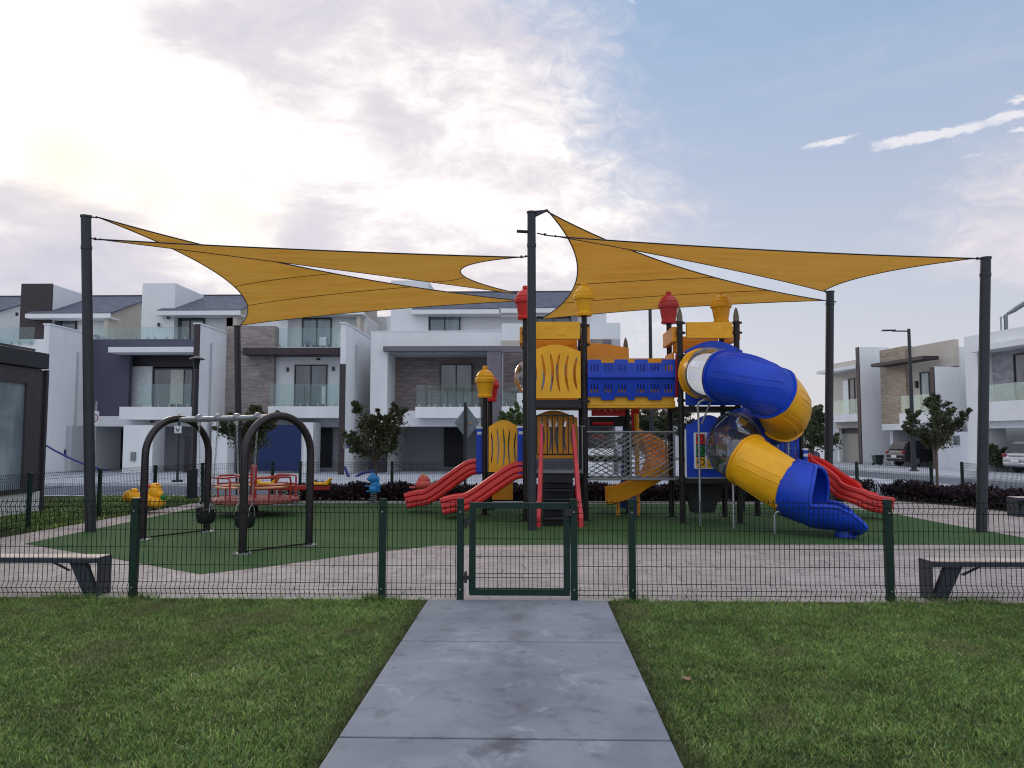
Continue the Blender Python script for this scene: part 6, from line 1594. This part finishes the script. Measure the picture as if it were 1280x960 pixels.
# =================================================================== LAWN GRASS
def blades(x0, x1, y0, y1, dens_near, dens_far, seedn, hmin, hmax, wd, excl=None):
    rg = np.random.default_rng(seedn); area = (x1 - x0) * (y1 - y0); n = int(area * dens_near)
    x = rg.uniform(x0, x1, n); y = rg.uniform(y0, y1, n)
    keep = rg.random(n) < (dens_far / dens_near) ** ((y - y0) / (y1 - y0)); keep &= np.abs(x) < y * .74 + .6
    if excl is not None: keep &= excl(x, y)
    return x[keep], y[keep]
def grass(name, x, y, hmin, hmax, wd, seedn, label):
    rg = np.random.default_rng(seedn); n = len(x)
    clump = .5 + .5 * np.sin(x * 3.1 + 1.7 * np.sin(y * 2.3)) * np.sin(y * 3.7 + 1.1 * np.sin(x * 1.9 + 2))
    def vn(sc, sd):
        g_ = np.random.default_rng(sd).random((256, 256)); u_, v_ = x * sc + 100, y * sc + 100; i_, j_ = np.floor(u_).astype(int), np.floor(v_).astype(int); fu, fv = u_ - i_, v_ - j_
        fu = fu * fu * (3 - 2 * fu); fv = fv * fv * (3 - 2 * fv); q_ = lambda a, b: g_[(i_ + a) % 256, (j_ + b) % 256]
        return (q_(0, 0) * (1 - fu) + q_(1, 0) * fu) * (1 - fv) + (q_(0, 1) * (1 - fu) + q_(1, 1) * fu) * fv
    fine = vn(17, 1); mid = vn(6, 2); big = vn(1.3, 3)
    h = (hmin + (hmax - hmin) * rg.random(n)) * (.35 + .25 * clump + .75 * fine + .45 * mid)
    a = rg.uniform(0, 2 * np.pi, n); lean = rg.uniform(.5, 2.0, n) * h; la = rg.uniform(0, 2 * np.pi, n)
    w = wd * (.7 + .6 * rg.random(n)) * (.8 + y * .05)
    bx_, by_ = np.cos(a) * w, np.sin(a) * w; z0 = np.zeros(n)
    p0 = np.stack([x - bx_, y - by_, z0], 1); p1 = np.stack([x + bx_, y + by_, z0], 1)
    mx_, my_ = x + np.cos(la) * lean * .4, y + np.sin(la) * lean * .4
    p2 = np.stack([mx_ + bx_ * .8, my_ + by_ * .8, h * .65], 1); p3 = np.stack([mx_ - bx_ * .8, my_ - by_ * .8, h * .65], 1)
    p4 = np.stack([x + np.cos(la) * lean, y + np.sin(la) * lean, h], 1)
    V = np.stack([p0, p1, p2, p3, p4], 1).reshape(-1, 3).astype(np.float32)
    me = bpy.data.meshes.new(name); me.vertices.add(n * 5); me.vertices.foreach_set('co', V.ravel())
    i = np.arange(n, dtype=np.int32) * 5
    li = np.stack([i, i + 1, i + 2, i + 3, i + 3, i + 2, i + 4], 1).ravel(); me.loops.add(len(li)); me.loops.foreach_set('vertex_index', li)
    ls = np.stack([np.arange(n, dtype=np.int32) * 7, np.arange(n, dtype=np.int32) * 7 + 4], 1).ravel()
    me.polygons.add(n * 2); me.polygons.foreach_set('loop_start', ls)
    pal = np.array([[.16, .27, .055], [.25, .355, .075], [.085, .18, .048], [.36, .37, .14], [.48, .42, .26], [.14, .24, .105]])
    dry = np.clip((.5 + .5 * np.sin(x * 1.3 + 2 + np.sin(y * 2.1) * 1.5) * np.sin(y * 1.1 + x * .6)) - .35, 0, 1)
    r = rg.random(n); k = np.select([r < .32, r < .52, r < .72, r < .84 + .0 * r, r < .84 + .10 * dry + .02], [0, 1, 2, 3, 4], 5)
    c = pal[k] * (.38 + 1.25 * rg.random((n, 1)) ** 1.3) * (.60 + .45 * mid + .35 * big)[:, None]
    if name == 'lawn_grass':
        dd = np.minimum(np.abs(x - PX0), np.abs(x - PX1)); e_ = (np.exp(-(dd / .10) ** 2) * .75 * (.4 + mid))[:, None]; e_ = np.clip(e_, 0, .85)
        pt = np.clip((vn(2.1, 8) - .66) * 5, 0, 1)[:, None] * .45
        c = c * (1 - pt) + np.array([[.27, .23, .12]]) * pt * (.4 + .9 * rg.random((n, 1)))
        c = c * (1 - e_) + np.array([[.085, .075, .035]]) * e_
    colr = np.ones((n, 5, 4), np.float32); colr[:, :, :3] = c[:, None, :]
    at_ = me.color_attributes.new('tint', 'FLOAT_COLOR', 'POINT'); at_.data.foreach_set('color', colr.ravel())
    me.update(); me.validate(); me.materials.append(M('grass_blade')); o = bpy.data.objects.new(name, me); col.objects.link(o)
    tag(o, label, 'grass', kind='stuff'); return o
def ok_path(x, y):
    e = .016 * np.sin(y * 9) + .012 * np.sin(y * 31) + .010 * np.sin(y * 73 + 1)
    return (x < PX0 - .012 + e * .7) | (x > PX1 + .012 + e * .7)
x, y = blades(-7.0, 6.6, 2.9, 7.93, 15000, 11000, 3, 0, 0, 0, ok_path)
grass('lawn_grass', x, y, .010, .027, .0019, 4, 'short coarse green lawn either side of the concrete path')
# longer tufts along the fence line
rg = np.random.default_rng(9); xs_ = []; ys_ = []
for cx_, k, s_ in [(fx(478), 260, .10), (fx(478) - .12, 120, .05), (fx(790), 220, .12), (fx(168) + .08, 160, .08), (fx(1111) + .1, 100, .1), (4.35, 380, .16), (-4.75, 300, .16), (fx(540), 60, .1)]:
    xs_.append(rg.normal(cx_, s_, k)); ys_.append(rg.normal(7.93, .035, k))
xs_.append(rg.uniform(-7, 7, 2200)); ys_.append(rg.normal(7.92, .025, 2200))
x = np.concatenate(xs_); y = np.concatenate(ys_); kp = (x < PX0 - .02) | (x > PX1 + .05); grass('fence_tufts', x[kp], y[kp], .02, .075, .0022, 10, 'longer grass tufts growing along the foot of the front fence')
# rear lawn left
rg = np.random.default_rng(12); n = 26000; y = rg.uniform(13.6, 21.8, n); x = -rg.uniform(7.2, 12.5, n)
l1, l2 = ll[1], ll[3]
keep = (x - l1.x) * (l2.y - l1.y) - (y - l1.y) * (l2.x - l1.x) < -.1; keep &= ~((x < XP + .05) & (y < 17.9))
grass('rear_lawn_grass', x[keep], y[keep], .03, .06, .005, 13, 'green lawn beyond the left fence beside the pavilion')
# fallen leaf on the lawn
q = G(856, 848, .035); V = [q + Vector((math.cos(a) * .05 * (1 if i % 2 else .7), math.sin(a) * .022, .006 * math.sin(a * 2))) for i, a in enumerate([2 * math.pi * k / 10 for k in range(10)])]
tag(MB().prism(V, (0, 0, .002)).build('fallen_leaf', 'dry_leaf'), 'dry brown leaf lying on the lawn right of the path', 'leaf')
